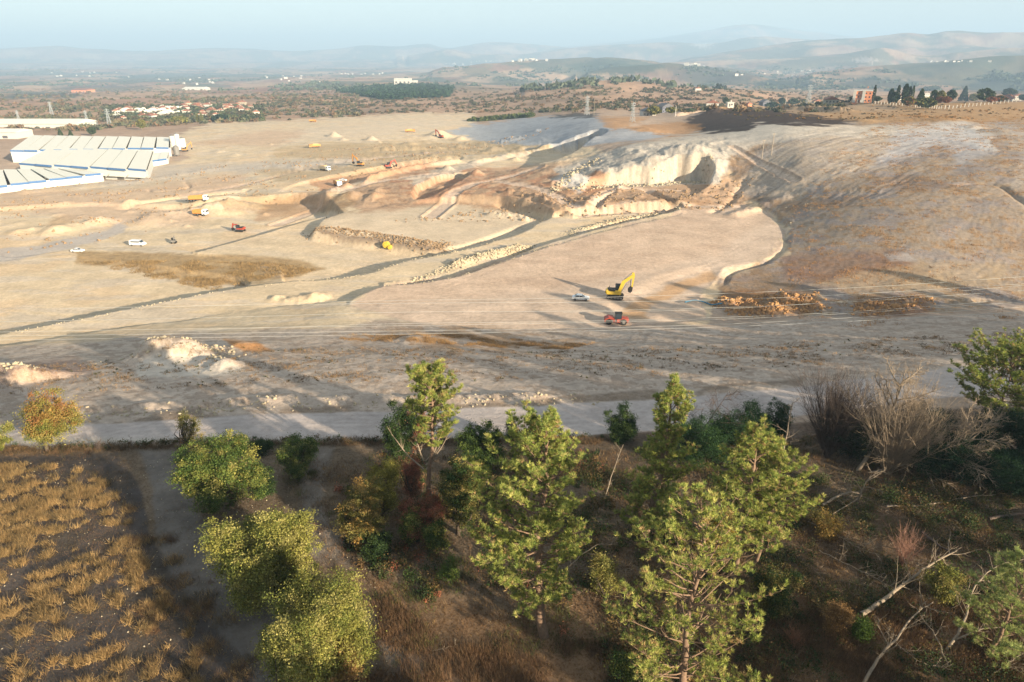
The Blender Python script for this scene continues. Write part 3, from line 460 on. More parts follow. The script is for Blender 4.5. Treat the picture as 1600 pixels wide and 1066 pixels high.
COL *= (1 - .15 * tk)[:, None]; Z = Z - .06 * tk
hx_, hy_ = X * .82 + Y * .57 + 6 * n1, -X * .57 + Y * .82 + 2 * n1
hk = sstep(20, -10, poly_sdf(PX, PY, [(1140, 300), (1160, 235), (1260, 205), (1420, 195), (1540, 205), (1450, 260), (1300, 320), (1200, 322)], 40)) * vis
COL *= (1 + .32 * hk * np.clip(noise(hx_ / 26, hy_ / 1.7) + .5 * noise(hx_ / 12 + 5, hy_ / .9), -1, 1))[:, None]  # light and dark of the gully ridges painted into the hill colour as streaks
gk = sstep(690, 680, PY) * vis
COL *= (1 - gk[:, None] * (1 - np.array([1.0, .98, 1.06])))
COL = np.clip(COL, .01, .8)
idx = np.arange(nA * nR).reshape(nR, nA); nx = np.roll(idx, -1, axis=1)
F = np.stack([idx[:-1].ravel(), idx[1:].ravel(), nx[1:].ravel(), nx[:-1].ravel()], 1)[:, ::-1]
cols4 = np.concatenate([COL, GR[:, None]], 1)
gm, t, b = nodes('ground_soil'); L = t.links.new
b.inputs['Roughness'].default_value = .95; b.inputs['Specular IOR Level'].default_value = .05
at_ = t.nodes.new('ShaderNodeAttribute'); at_.attribute_name = 'col'; geo = t.nodes.new('ShaderNodeNewGeometry')
def nz_(scale, detail=6, rough=.6, vec=None):
    n = t.nodes.new('ShaderNodeTexNoise'); n.inputs['Scale'].default_value = scale; n.inputs['Detail'].default_value = detail; n.inputs['Roughness'].default_value = rough
    L(vec or geo.outputs['Position'], n.inputs['Vector']); return n
def rng_(src, a, b_, c, d):
    r = t.nodes.new('ShaderNodeMapRange'); L(src, r.inputs[0]); 
    for i, v in enumerate((a, b_, c, d)): r.inputs[i + 1].default_value = v
    return r.outputs[0]
def mix_(bt, fac, c1, c2):
    m = t.nodes.new('ShaderNodeMix'); m.data_type = 'RGBA'; m.blend_type = bt
    for s_, v in ((m.inputs[0], fac), (m.inputs[6], c1), (m.inputs[7], c2)):
        if isinstance(v, (int, float)): s_.default_value = v
        elif isinstance(v, tuple): s_.default_value = v
        else: L(v, s_)
    return m.outputs[2]
N1 = nz_(.9, 8, .7); N2 = nz_(.12, 6, .6); N3 = nz_(5.0, 4, .7)
c = mix_('MULTIPLY', 1.0, at_.outputs['Color'], rng_(N1.outputs['Fac'], .3, .7, .80, 1.16))
c = mix_('MULTIPLY', 1.0, c, rng_(N2.outputs['Fac'], .3, .7, .90, 1.10))
g1 = rng_(N3.outputs['Fac'], .48, .62, 0, 1); mm = t.nodes.new('ShaderNodeMath'); mm.operation = 'MULTIPLY'; L(g1, mm.inputs[0]); L(at_.outputs['Alpha'], mm.inputs[1])
c = mix_('MULTIPLY', mm.outputs[0], c, (.58, .50, .38, 1))
vo = t.nodes.new('ShaderNodeTexVoronoi'); vo.inputs['Scale'].default_value = .55; vo.inputs['Randomness'].default_value = 1; L(geo.outputs['Position'], vo.inputs['Vector'])
tu = rng_(vo.outputs['Distance'], .12, .34, 1, 0); m2 = t.nodes.new('ShaderNodeMath'); m2.operation = 'MULTIPLY'; L(tu, m2.inputs[0]); L(rng_(N2.outputs['Fac'], .5, .65, 0, .55), m2.inputs[1])
m3 = t.nodes.new('ShaderNodeMath'); m3.operation = 'MULTIPLY'; L(m2.outputs[0], m3.inputs[0]); L(rng_(at_.outputs['Alpha'], .1, .5, 0, 1), m3.inputs[1])
c = mix_('MULTIPLY', m3.outputs[0], c, (.45, .42, .34, 1))
L(c, b.inputs['Base Color'])
bp = t.nodes.new('ShaderNodeBump'); bp.inputs['Strength'].default_value = .8; bp.inputs['Distance'].default_value = .22
hsum = t.nodes.new('ShaderNodeMath'); hsum.operation = 'ADD'; L(N1.outputs['Fac'], hsum.inputs[0]); h2 = t.nodes.new('ShaderNodeMath'); h2.operation = 'MULTIPLY'; L(N3.outputs['Fac'], h2.inputs[0]); h2.inputs[1].default_value = .35; L(h2.outputs[0], hsum.inputs[1])
L(hsum.outputs[0], bp.inputs['Height']); L(bp.outputs[0], b.inputs['Normal'])
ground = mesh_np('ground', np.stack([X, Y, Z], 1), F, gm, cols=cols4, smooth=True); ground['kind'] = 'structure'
print('terrain verts', len(X))

# ---------------------------------------------------------------- plants: branches, needles, leaves
def unit(v): v = np.asarray(v, float); return v / (np.linalg.norm(v) + 1e-9)
class Tubes:
    def __init__(s): s.V = []; s.F = []; s.n = 0
    def add(s, pts, rad, k=5):
        pts = np.asarray(pts, float); n = len(pts); rad = np.broadcast_to(np.asarray(rad, float), (n,))
        T = np.gradient(pts, axis=0); T /= np.linalg.norm(T, axis=1)[:, None] + 1e-9
        ref = np.array([0.31, 0.17, .2]) if abs(T[0, 2]) > .8 else np.array([0, 0, 1.0]); U = np.cross(T, ref); U /= np.linalg.norm(U, axis=1)[:, None] + 1e-9; Wv = np.cross(T, U)
        an = np.arange(k) * 2 * math.pi / k
        ring = pts[:, None] + rad[:, None, None] * (np.cos(an)[None, :, None] * U[:, None] + np.sin(an)[None, :, None] * Wv[:, None])
        i = np.arange(n * k).reshape(n, k) + s.n; j = np.roll(i, -1, 1)
        s.F.append(np.stack([i[:-1], j[:-1], j[1:], i[1:]], -1).reshape(-1, 4)); s.V.append(ring.reshape(-1, 3)); s.n += n * k
    def build(s, name, mat, parent=None): return mesh_np(name, np.concatenate(s.V), np.concatenate(s.F), mat, parent, smooth=True)
def bend(p0, d0, L, n=5, up=0.0, wob=.1, rg=rng):
    "a branch: starts along d0, turns towards +z by up, wobbles"
    p = [np.array(p0, float)]; d = unit(d0)
    for i in range(n - 1):
        d = unit(d + np.array([0, 0, up / n]) + rg.normal(size=3) * wob); p.append(p[-1] + d * L / (n - 1))
    return np.array(p)
def tufts(P, D, rg, nn=14, ln=.26, wd=.026, spread=.9):
    "needle tufts: narrow triangles fanning out round each shoot"
    n = len(P); P = np.repeat(P, nn, 0); D = np.repeat(D, nn, 0); v = rg.normal(size=(n * nn, 3)); v /= np.linalg.norm(v, axis=1)[:, None]
    d = D + v * spread; d /= np.linalg.norm(d, axis=1)[:, None]; s = np.cross(d, rg.normal(size=d.shape)); s /= np.linalg.norm(s, axis=1)[:, None] + 1e-9
    l = ln * rg.uniform(.7, 1.2, (n * nn, 1)); V = np.stack([P + s * wd, P - s * wd, P + d * l], 1).reshape(-1, 3)
    return V, np.arange(len(V)).reshape(-1, 3), nn * 3
def leaves(P, rg, size=.13):
    n = len(P); u = rg.normal(size=(n, 3)); u /= np.linalg.norm(u, axis=1)[:, None]; w = np.cross(u, rg.normal(size=(n, 3))); w /= np.linalg.norm(w, axis=1)[:, None] + 1e-9
    sz = size * rg.uniform(.6, 1.3, (n, 1)); V = np.stack([P - u * sz, P + w * sz * .55, P + u * sz, P - w * sz * .55], 1).reshape(-1, 3)
    return V, np.arange(len(V)).reshape(-1, 4)
M = {}
M['needles'] = vcol_mat('pine_needles', .75, .25, 1.5, .25); M['leaf'] = vcol_mat('broad_leaves', .7, .25, 2.0, .25); M['grass'] = vcol_mat('dry_grass', .9, .2, 1, .2)
M['bark'] = simple('pine_bark', (128, 104, 84), .95, 0, .35, 5, .03); M['bark_dark'] = simple('dark_bark', (84, 72, 60), .95, 0, .3, 6, .02); M['deadwood'] = simple('dead_wood', (140, 124, 104), .9, 0, .3, 4, .02); M['deadtwig'] = simple('dead_twigs', (148, 130, 108), .9, 0, .3, 3)
M['deaddark'] = simple('grey_dead_twigs', (92, 78, 68), .9, 0, .3, 3)
FOL = .74
def pick(cols, n, rg, w=None):
    c = np.array([lin(q) for q in cols]) * FOL; i = rg.choice(len(cols), n, p=w); return c[i] * rg.uniform(.8, 1.2, (n, 1))
PINE = [(146, 148, 76), (126, 134, 66), (104, 118, 60), (164, 156, 92), (156, 130, 88)]; PW_ = [.30, .30, .22, .13, .05]
def pine(root, H, prof, t0, nb, seed, asym=None, lean=(0, 0), nn=13, ln=.27, tw=1.0, forks=0, cols=PINE, cw=PW_, bare=0, trunk_r=None, twist=None, wid=.024):
    rg = np.random.default_rng(seed); tb = Tubes(); tp, td = [], []; H = H - .85 * prof(1.0)
    trs = [(np.array([0, 0, 0.]), 1.0)] + [(np.array([rg.uniform(.6, 1.2), rg.uniform(-.3, .3), 0]), .85) for _ in range(forks)]
    r0 = trunk_r or H * .016
    for off, hs in trs:
        h = H * hs; ts = np.linspace(0, 1, 12); sway = np.cumsum(rg.normal(size=(12, 2)) * .012 * h, 0)
        tr = np.stack([off[0] + sway[:, 0] + lean[0] * ts * h + off[0] * ts * .8, off[1] + sway[:, 1] + lean[1] * ts * h, ts * h], 1); tr[0, 2] = -.4
        tb.add(tr, r0 * (1 - ts * .9) * (1 if hs == 1 else .75) + .02, 8)
        for i in range(int(nb * (1 if hs == 1 else .6))):
            t = t0 + (.99 - t0) * ((i + rg.uniform()) / (nb * (1 if hs == 1 else .6))); a = i * 2.4 + rg.normal() * .5
            L = prof((t - t0) / (1 - t0)) * rg.uniform(.6, 1.12) * (asym(a) if asym else 1)
            if L < .25: L = .25
            p0 = np.array([np.interp(t, ts, tr[:, c]) for c in range(3)]); upz = .12 + .75 * ((t - t0) / (1 - t0)) ** 1.5
            br = bend(p0, (math.cos(a), math.sin(a), upz), L, 6, .5, .10, rg); tb.add(br, np.linspace(r0 * .17 * min(1, L / 2.5) + .012, .009, 6), 4)
            if rg.uniform() < bare: continue
            m = max(3, int(L / .22 * tw)); fr = rg.uniform(.28, 1, m)
            for f in list(fr) + [1.0]:
                q = br[0] + 0; k = f * 5; k0 = min(int(k), 4); q = br[k0] + (br[k0 + 1] - br[k0]) * (k - k0); dm = unit(br[k0 + 1] - br[k0])
                side = unit(np.cross(dm, [0, 0, 1])) * rg.choice([-1, 1]); dd = unit(dm * .7 + side * rg.uniform(.2, 1.0) + np.array([0, 0, rg.uniform(-.1, .6)]))
                sl = rg.uniform(.35, .85) * (1.2 - .5 * f) * min(1.3, .5 + L * .25); sb = bend(q, dd, sl, 4, .5, .15, rg); tb.add(sb, [.016, .012, .009, .006], 3)
                for s_ in range(4):
                    w = rg.uniform(.35, 1.05) if s_ else 1.0; kk = min(w, .999) * 3; k1 = int(kk); pp = sb[k1] + (sb[k1 + 1] - sb[k1]) * (kk - k1) + rg.normal(size=3) * .07
                    tp.append(pp); td.append(unit(sb[k1 + 1] - sb[k1] + np.array([0, 0, .35])))
    tp, td = np.array(tp), np.array(td); V, F, per = tufts(tp, td, rg, nn + 3, ln, wid * .8)
    hue = pick(cols, len(tp), rg, cw) * 1.7; hue *= (1 + .25 * fbm(tp[:, 0] + tp[:, 2], tp[:, 1] - tp[:, 2], 1.6, 2))[:, None]
    tb.build('trunk', M['bark'], root); mesh_np('crown', V, F, M['needles'], root, np.repeat(hue, per, 0))
    return tp
def lobes(Wd, z0, z1, seed, n=8, dp=None):
    n = int(n * 1.7)
    rg = np.random.default_rng(seed); r = Wd / 2; dp = dp or r; h = z1 - z0; o = [(0, 0, z0 + h * .42, r * .46, dp * .46, h * .40)]
    for i in range(n):
        a = i * 2.4 + rg.uniform(0, .8); u = rg.uniform(.0, .95); rr = max(.55 if u < .4 else .2, math.sin(math.acos(2 * u - 1))); s = rg.uniform(.17, .44)
        rr *= rg.uniform(.85, 1.22); o.append((math.cos(a) * r * (1 - s) * rr, math.sin(a) * dp * (1 - s) * rr, z0 + h * (s * .5 + (1 - 1.05 * s) * u), r * s, r * s, h * s * .6))
    return o
def broadleaf(root, lb, nleaf, seed, colf, size=.13, trunk=None, clump=.42, per=55, mat='leaf', bark='bark_dark', name='crown', shell=.45):
    "leaves in clumps near the surface of several lobes, limbs running to them"
    rg = np.random.default_rng(seed); lb = np.array(lb, float); vol = lb[:, 3] * lb[:, 4] * lb[:, 5]; ncl = max(6, nleaf // per)
    k = rg.choice(len(lb), ncl, p=(vol ** .66) / (vol ** .66).sum()); v = rg.normal(size=(ncl, 3)); v /= np.linalg.norm(v, axis=1)[:, None]
    cc = lb[k, :3] + v * lb[k, 3:] * (rg.uniform(shell ** 3, 1, (ncl, 1)) ** (1 / 3)) * np.where(rg.uniform(size=(ncl, 1)) < .22, rg.uniform(1.05, 1.38, (ncl, 1)), 1.0); cc[:, 2] = np.maximum(cc[:, 2], .15); z0 = (lb[:, 2] - lb[:, 5]).min(); z1 = (lb[:, 2] + lb[:, 5]).max()
    tb = Tubes(); base = np.array([0, 0, -.3]); r0 = .035 * (z1) * .9 + .02 if trunk is None else trunk; fk = np.array([0, 0, max(z0 * .8, z1 * .12)])
    tb.add(np.array([base, (base + fk) / 2 + rg.normal(size=3) * .04, fk]), [r0, r0 * .85, r0 * .7], 6)
    for i in rg.choice(ncl, min(ncl, 46), replace=False):
        c = cc[i]; mid = fk + (c - fk) * .5 + rg.normal(size=3) * .12 * np.linalg.norm(c - fk) - np.array([0, 0, .05]) ; tb.add(np.array([fk, mid, c]), [r0 * .4, r0 * .2, .01], 4)
    ci = np.repeat(np.arange(ncl), per); P = cc[ci] + rg.normal(size=(len(ci), 3)) * clump * rg.uniform(.5, 1.5, (ncl, 1))[ci] * np.array([1, 1, .75]) * .6
    V, F = leaves(P, rg, size); colc = colf(cc, rg)[ci] * rg.uniform(.65, 1.35, (len(ci), 1)); sz_ = 1
    tb.build('trunk', M[bark], root); mesh_np(name, V, F, M[mat], root, np.repeat(colc, 4, 0))
def cmix(cols, w=None): return lambda cc, rg: pick(cols, len(cc), rg, w)
def dead(root, H, seed, spread=.8, levels=3, r0=.16, n1=14, mat='deadwood', lean=(0, 0, 1), t0=.15, name='trunk', L1=.5, tname='branches', droop=.15, fine=7, tmat=None):
    rg = np.random.default_rng(seed); tb = Tubes(); tw = Tubes() if levels > 2 else tb; tr = bend((0, 0, -.3), lean, H, 9, .25, .07, rg); tb.add(tr, np.linspace(r0, r0 * .25, 9), 7)
    def kids(path, L, r, lev, n, s0):
        for i in range(n):
            f = s0 + (1 - s0) * (i + rg.uniform()) / n; k = f * (len(path) - 1); k0 = min(int(k), len(path) - 2); q = path[k0] + (path[k0 + 1] - path[k0]) * (k - k0); dm = unit(path[k0 + 1] - path[k0])
            rnd = unit(rg.normal(size=3)); sd_ = unit(np.cross(dm, rnd)); d = unit(dm * rg.uniform(.3, .9) + sd_ * spread + np.array([0, 0, rg.uniform(-droop, droop)]))
            l = L * rg.uniform(.55, 1.1) * (1.15 - .5 * f); b_ = bend(q, d, l, 5, .15, .13, rg); (tb if lev == 1 else tw).add(b_, np.linspace(r, max(r * .3, .006), 5), 5 if lev == 1 else 3)
            if lev < levels: kids(b_, l * .5, max(r * .42, .008), lev + 1, fine if lev > 1 else fine + 2, .2)
    kids(tr, H * L1, r0 * .38, 1, n1, t0)
    tb.build(name, M[mat], root)
    if levels > 2: tw.build(tname, M[tmat or mat], root)
def shrub_twigs(root, H, Wd, n, seed, mat, name='stems', fine=5, r=.014):
    rg = np.random.default_rng(seed); tb = Tubes()
    for i in range(n):
        a = rg.uniform(0, 6.28); d = (math.cos(a) * rg.uniform(.1, 1) * Wd / H * .6, math.sin(a) * rg.uniform(.1, 1) * Wd / H * .6, 1); L = H * rg.uniform(.6, 1.1); b_ = bend(rg.normal(size=3) * [.1, .1, 0], d, L, 5, .1, .08, rg); tb.add(b_, np.linspace(r, .006, 5), 3)
        for j in range(fine): k = rg.integers(1, 4); tb.add(bend(b_[k], unit(b_[k + 1] - b_[k]) + rg.normal(size=3) * .5, L * rg.uniform(.15, .4), 3, .2, .1, rg), [.01, .008, .005], 3)
    tb.build(name, M[mat] if isinstance(mat, str) else mat, root)

def spot(px, py, y1, x0=None, x1=None, yb=None):
    "foot of a plant at a pixel; its height, crown span and crown foot in metres"
    P = at(px, py); P[2] = hz(P[0], P[1]); H = vert(P, px, y1)[2] - P[2]
    a = vert(P, x0, y1)[0] if x0 is not None else 0; b_ = vert(P, x1, y1)[0] if x1 is not None else 0
    zb = vert(P, px, yb)[2] - P[2] if yb is not None else 0
    return P, H, a - P[0], b_ - P[0], zb
def plant(name, label, cat, P, group=None): return empty(name, P, 0, label, cat, group)

# --- pines
def conic(R, top=.15, bulge=.35):
    return lambda u: R * (top + (1 - top) * math.sin(math.pi * min(1, (u * (1 - bulge) + bulge * .55)) ** .9)) if u < 1 else R * top
P, H, a, b_, zb = spot(668, 800, 563, 640, 720, 700)
t = plant('pine_tree', 'tall pine with a long bare trunk, two bare limbs and a narrow crown on top', 'tree', P)
pine(t, H, lambda u: .8 + 1.9 * math.sin(math.pi * min(1, u * .92 + .02)) ** 1.2, .50, 64, 11, lean=(.012, 0), tw=1.5, trunk_r=.24, nn=15)
tb = Tubes(); rg_ = np.random.default_rng(3)
for z_, dx, L_, up_ in [(.30, -1.0, 5.2, 1.2), (.33, .9, 3.8, 1.4), (.30, 1.1, 2.4, .5), (.36, -.5, 2.6, 1.6), (.17, .9, 1.0, 0), (.14, 1, .8, 0), (.22, 1, .7, .2), (.36, 1.0, 4.0, 1.3)]:
    br = bend((dx * .1, 0, z_ * H), (dx * .75, rg_.normal() * .2, .6 if L_ > 2 else .1), L_, 7, up_, .09, rg_); tb.add(br, np.linspace(.085, .02, 7), 5)
    if L_ > 2:
        for j in range(9): k = rg_.integers(2, 6); tb.add(bend(br[k], unit(br[k] - br[k - 1]) + rg_.normal(size=3) * .6, rg_.uniform(.5, 1.4), 4, .3, .12, rg_), [.03, .02, .012, .006], 3)
tb.build('bare_limb', M['deadwood'], t)
P, H, a, b_, zb = spot(850, 1000, 662, 715, 962, 985)
t = plant('pine_tree', 'biggest round-crowned pine in the middle of the wood, green almost down to the ground', 'tree', P)
BIGP = (P, H); PROF = lambda R: (lambda u: R * (1.0 * math.sin(math.pi * (u * .86 + .13)) ** .8 + .06))
pine(t, H, PROF((b_ - a) / 2 * .95), .17, 110, 21, lean=(.0, .0), tw=1.15, asym=lambda q: 1 + .18 * math.cos(q - 3.1) , trunk_r=.36, nn=14)
P, H, a, b_, zb = spot(1008, 850, 586, 958, 1070, 830)
t = plant('pine_tree', 'slim upright pine with a spindly forked tip, right of the biggest pine', 'tree', P)
pine(t, H, lambda u: 3.5 * (1 - u) ** .6 * (.75 + .35 * math.sin(u * 19)) + .35, .10, 135, 31, lean=(.0, 0), tw=1.3, asym=lambda q: 1 + .2 * math.cos(q), nn=13)
P, H, a, b_, zb = spot(1147, 935, 668, 1085, 1283, 850)
t = plant('pine_tree', 'pine with two pale trunks showing side by side below a broad yellow-green crown', 'tree', P)
pine(t, H, PROF((b_ - a) / 2 * .70), .36, 62, 41, lean=(.03, 0), tw=1.2, forks=1, asym=lambda q: 1 + .12 * math.cos(q), nn=14)
P, H, a, b_, zb = spot(1065, 1150, 775, 925, 1215, 1150)
t = plant('pine_tree', 'airy wide pine at the bottom edge with bare twigs showing through its open crown', 'tree', P)
pine(t, H, PROF((b_ - a) / 2 * .92), .12, 105, 51, tw=.62, bare=.16, asym=lambda q: 1 + .15 * math.cos(q * 2), nn=12, cols=PINE, cw=[.32, .25, .13, .2, .1])
P, H, a, b_, zb = spot(1555, 668, 545, 1465, 1640, 665)
t = plant('pine_tree', 'spreading pine beside the haul road at the right edge', 'tree', P)
pine(t, H, PROF((b_ - a) / 2 * .95), .15, 90, 61, tw=.9, asym=lambda q: 1 + .1 * math.cos(q - 3), nn=12, ln=.3, wid=.03)
P, H, a, b_, zb = spot(1545, 1035, 868, 1465, 1610, 1010)
t = plant('pine_tree', 'hazy grey-green young pine behind the arching dead limb at bottom right', 'tree', P)
pine(t, H, PROF((b_ - a) / 2 * 1.0), .05, 60, 71, tw=1.0, nn=12, cols=[(138, 146, 84), (118, 130, 76), (150, 150, 96)], cw=[.4, .3, .3], wid=.018)

# --- broadleaved trees and bushes: px,py foot; ytop; x0,x1; y crown foot; palette
G1 = [(160, 154, 78), (144, 142, 70), (122, 128, 62), (172, 162, 94)]; G2 = [(92, 112, 52), (78, 98, 46), (108, 120, 58)]; G3 = [(64, 84, 44), (54, 74, 40), (78, 94, 48)]
OR = [(176, 140, 76), (172, 122, 74), (152, 142, 72)]; RD = [(176, 112, 84), (160, 96, 74), (150, 110, 84), (120, 90, 60)]; OL = [(142, 132, 72), (118, 112, 58), (160, 140, 84), (104, 104, 54)]
def topmix(lo, hi, cut, soft):
    def f(cc, rg):
        k = np.clip((cc[:, 2:3] - cut) / soft + rg.normal(size=(len(cc), 1)) * .35 + .5, 0, 1); return pick(lo, len(cc), rg) * (1 - k) + pick(hi, len(cc), rg) * k
    return f
BL = [
    ('oak_tree', 'small tree with orange and yellow autumn leaves at the left end of the haul road', 75, 706, 612, 16, 112, 682, 'OR', 9000, 81, .16, 9),
    ('oak_tree', 'yellow-green tree cut by the left edge beside the haul road', -12, 706, 665, -40, 10, 700, G1, 2500, 82, .16, 4),
    ('oak_tree', 'large yellow-green oak in the middle of the row along the dirt track', 398, 935, 786, 305, 482, 925, G1, 26000, 83, .15, 10),
    ('oak_tree', 'broad olive-green oak nearest the camera at the foot of the dirt track row', 488, 1085, 905, 392, 575, 1070, G1, 30000, 84, .13, 11),
    ('oak_tree', 'rounded dark and yellow-green tree where the dirt track meets the haul road', 335, 800, 682, 262, 404, 795, G1 + G2 + G2, 18000, 85, .15, 9),
    ('sapling', 'thin pale olive sapling standing up against the haul road', 292, 704, 642, 270, 312, 694, OL, 1500, 86, .12, 5),
    ('bush', 'dark bush between the track-row tree and the round shrub', 405, 775, 722, 384, 426, 772, G3, 4000, 87, .13, 5),
    ('bush', 'round green shrub with pale yellow sprigs standing alone beside the dirt track', 460, 745, 676, 428, 491, 740, G2 + [(150, 150, 84)], 8000, 88, .13, 6),
    ('bush', 'small dark bush beside the road left of the round shrub', 405, 708, 690, 388, 425, 706, G3, 2200, 89, .13, 4),
    ('bush', 'tall dark green bush beside the road left of the tall bare-trunked pine', 622, 712, 622, 592, 652, 708, G3, 10000, 90, .14, 7),
    ('bush', 'reddish bush behind the upper trunk of the tall pine', 648, 712, 636, 634, 668, 700, RD, 2600, 91, .11, 5),
    ('bush', 'small pinkish-red bush left of the tall pine trunk', 642, 782, 716, 621, 662, 772, RD, 4200, 92, .11, 5),
    ('bush', 'spreading rust-red bush at the foot of the tall pine', 652, 838, 770, 612, 700, 832, RD, 8000, 93, .11, 7),
    ('bush', 'orange-tinged olive bush left of the pinkish-red bush', 560, 850, 738, 516, 602, 846, OL + OR[:1], 9000, 94, .13, 7),
    ('bush', 'yellow-olive bush touching the orange-tinged one on its right', 600, 812, 714, 566, 625, 806, [(160, 150, 72), (140, 134, 62)], 7000, 95, .13, 6),
    ('bush', 'small dark green bush below the orange-tinged bush', 588, 872, 832, 560, 612, 868, G3, 3500, 96, .12, 5),
    ('bush', 'pale green bush with upright sprigs below the rust-red bush', 640, 850, 792, 621, 658, 846, G2 + G1[:1], 3500, 97, .12, 5),
    ('bush', 'low green bush on the right of the sprigged one', 672, 862, 812, 655, 698, 858, G2 + G1[:1], 3500, 98, .12, 5),
    ('bush', 'tall olive and brown bush right of the tall pine trunk', 716, 835, 690, 686, 752, 828, OL + G3, 11000, 99, .13, 8),
    ('bush', 'dark green round bush behind the biggest pine on its left', 752, 738, 656, 716, 786, 734, G3 + G2, 9000, 100, .14, 7),
    ('bush', 'tiny dark tree beside the road left of the dark cone bush', 800, 698, 658, 789, 812, 690, G3, 1500, 101, .12, 4),
    ('bush', 'dark cone-shaped bush at the roadside above the biggest pine', 838, 715, 646, 822, 858, 712, G3, 4500, 102, .13, 5),
    ('bush', 'dark green bush left of the slim upright pine at the roadside', 972, 690, 630, 948, 1000, 688, G3, 6500, 103, .14, 6),
    ('juniper_bush', 'dark green juniper thicket right of the slim pine', 1100, 722, 655, 1050, 1150, 720, [(52, 78, 42), (44, 68, 38), (66, 90, 48)], 12000, 104, .12, 8),
    ('juniper_bush', 'dark juniper below the bare roadside shrub, behind the two-trunked pine', 1165, 700, 628, 1110, 1215, 698, [(52, 78, 42), (44, 68, 38)], 12000, 105, .12, 8),
    ('juniper_bush', 'dark juniper left of the grey twiggy tree', 1215, 690, 612, 1185, 1245, 688, [(52, 78, 42), (60, 84, 44)], 8000, 106, .12, 7),
    ('yellow_tree', 'thin yellow-leaved tree between the airy pine and the two-trunked pine', 1128, 885, 790, 1100, 1158, 870, [(196, 160, 60), (170, 142, 58), (140, 120, 50)], 5000, 107, .13, 7),
    ('juniper_bush', 'dark thicket below the spreading roadside pine', 1480, 722, 630, 1425, 1540, 720, [(46, 66, 42), (38, 58, 38)], 12000, 108, .13, 8),
    ('juniper_bush', 'dark thicket at the right edge beneath the spreading pine', 1580, 720, 640, 1520, 1660, 718, [(46, 66, 42), (38, 58, 38)], 12000, 109, .13, 8),
    ('juniper_bush', 'low dark juniper nearest the camera under the dead fan tree', 1490, 752, 682, 1430, 1545, 750, [(50, 76, 46), (40, 62, 40)], 11000, 110, .12, 8),
    ('juniper_bush', 'low dark juniper at the right edge, front of the thicket', 1590, 765, 698, 1530, 1660, 762, [(50, 76, 46), (40, 62, 40)], 12000, 111, .12, 8),
    ('juniper_bush', 'dark bush behind the dead fan tree', 1330, 715, 640, 1290, 1400, 713, [(46, 66, 42), (54, 70, 40)], 9000, 112, .13, 7),
    ('bush', 'olive bush with yellow tips just left of the airy pine', 945, 935, 868, 918, 972, 930, G1 + OL, 4500, 113, .12, 6),
    ('bush', 'dark olive bush under the right side of the two-trunked pine', 1215, 960, 880, 1180, 1262, 956, OL + G3, 7000, 114, .12, 6),
    ('bush', 'bright green little bush between the broken grey logs', 1352, 1000, 962, 1338, 1364, 998, [(100, 120, 52), (84, 104, 46)], 2200, 115, .11, 4),
    ('bush', 'yellow-green bush behind the long leaning dead trunk', 1478, 935, 885, 1455, 1510, 932, G1 + OL, 4500, 116, .12, 5),
    ('bush', 'small green bush in the dry grass left of the biggest pine', 700, 912, 868, 686, 714, 908, G2, 1600, 117, .11, 4),
    ('bush', 'dry straw-coloured bush below the nearest oak', 505, 1105, 1020, 455, 570, 1098, [(178, 140, 90), (160, 124, 78), (150, 130, 70)], 8000, 118, .12, 6),
    ('bush', 'tan twiggy bush beside the end of the leaning dead trunk', 1312, 990, 945, 1292, 1338, 986, [(170, 134, 88), (150, 116, 74)], 3200, 119, .10, 5),
    ('bush', 'green bush at the bottom edge right of the biggest pine', 1000, 1090, 1022, 960, 1045, 1080, G2 + G1[:1], 5500, 120, .12, 5),
    ('bush', 'orange-brown bush at the corner of the junipers and fallen logs', 1290, 838, 800, 1270, 1320, 834, [(150, 120, 64), (120, 108, 56)], 3000, 121, .12, 5),
]
for nm, lab, px, py, yt, x0, x1, yb, pal, nl, sd_, sz, nlob in BL:
    P, H, a, b_, zb = spot(px, py, yt, x0, x1, yb); Wd = b_ - a; t = plant(nm, lab, 'bush' if nm in ('bush', 'juniper_bush') else 'tree', P)
    zb = max(zb, .1); lb = lobes(Wd, zb, H, sd_, nlob); lb = [(q[0] + (a + b_) / 2, *q[1:]) for q in lb]
    cf = topmix(G1, OR, H * .55, H * .4) if pal == 'OR' else cmix(pal)
    broadleaf(t, lb, int(nl * 3.4), sd_, cf, size=sz * .48, per=100, clump=.32 if Wd < 6 else .42)

# --- bare and dead trees
def deadtree(nm, lab, px, py, yt, seed, **k):
    P, H, *_ = spot(px, py, yt); t = plant(nm, lab, 'tree', P); dead(t, H * k.pop('hs', 1.0), seed, **k); return t
deadtree('dead_tree', 'big leafless tree with pale forked limbs beside the junipers', 1338, 735, 572, 201, levels=3, r0=.22, n1=20, lean=(.25, 0, 1), t0=.22, L1=.48, fine=9, mat='deadwood', tmat='deadtwig', hs=.92)
deadtree('dead_tree', 'leafless tree fallen sideways with a fan of pale drooping branches', 1345, 738, 640, 202, levels=3, r0=.18, n1=24, lean=(1.2, -.1, .5), t0=.3, L1=.55, fine=11, spread=.55, droop=.3, tmat='deadtwig', hs=1.5)
P, H, a, b_, zb = spot(1292, 715, 572, 1240, 1345); t = plant('bare_tree', 'bushy leafless grey-brown tree left of the pale forked one', 'tree', P); shrub_twigs(t, H * .92, (b_ - a) * 1.25, 190, 203, 'deaddark', fine=16, r=.045)
P, H, a, b_, zb = spot(1385, 742, 575, 1310, 1462); t = plant('bare_tree', 'wide leafless crown of fine pale twigs at the heart of the dead trees', 'tree', P); shrub_twigs(t, H * .9, (b_ - a) * 1.2, 130, 213, 'deadtwig', fine=15, r=.04)
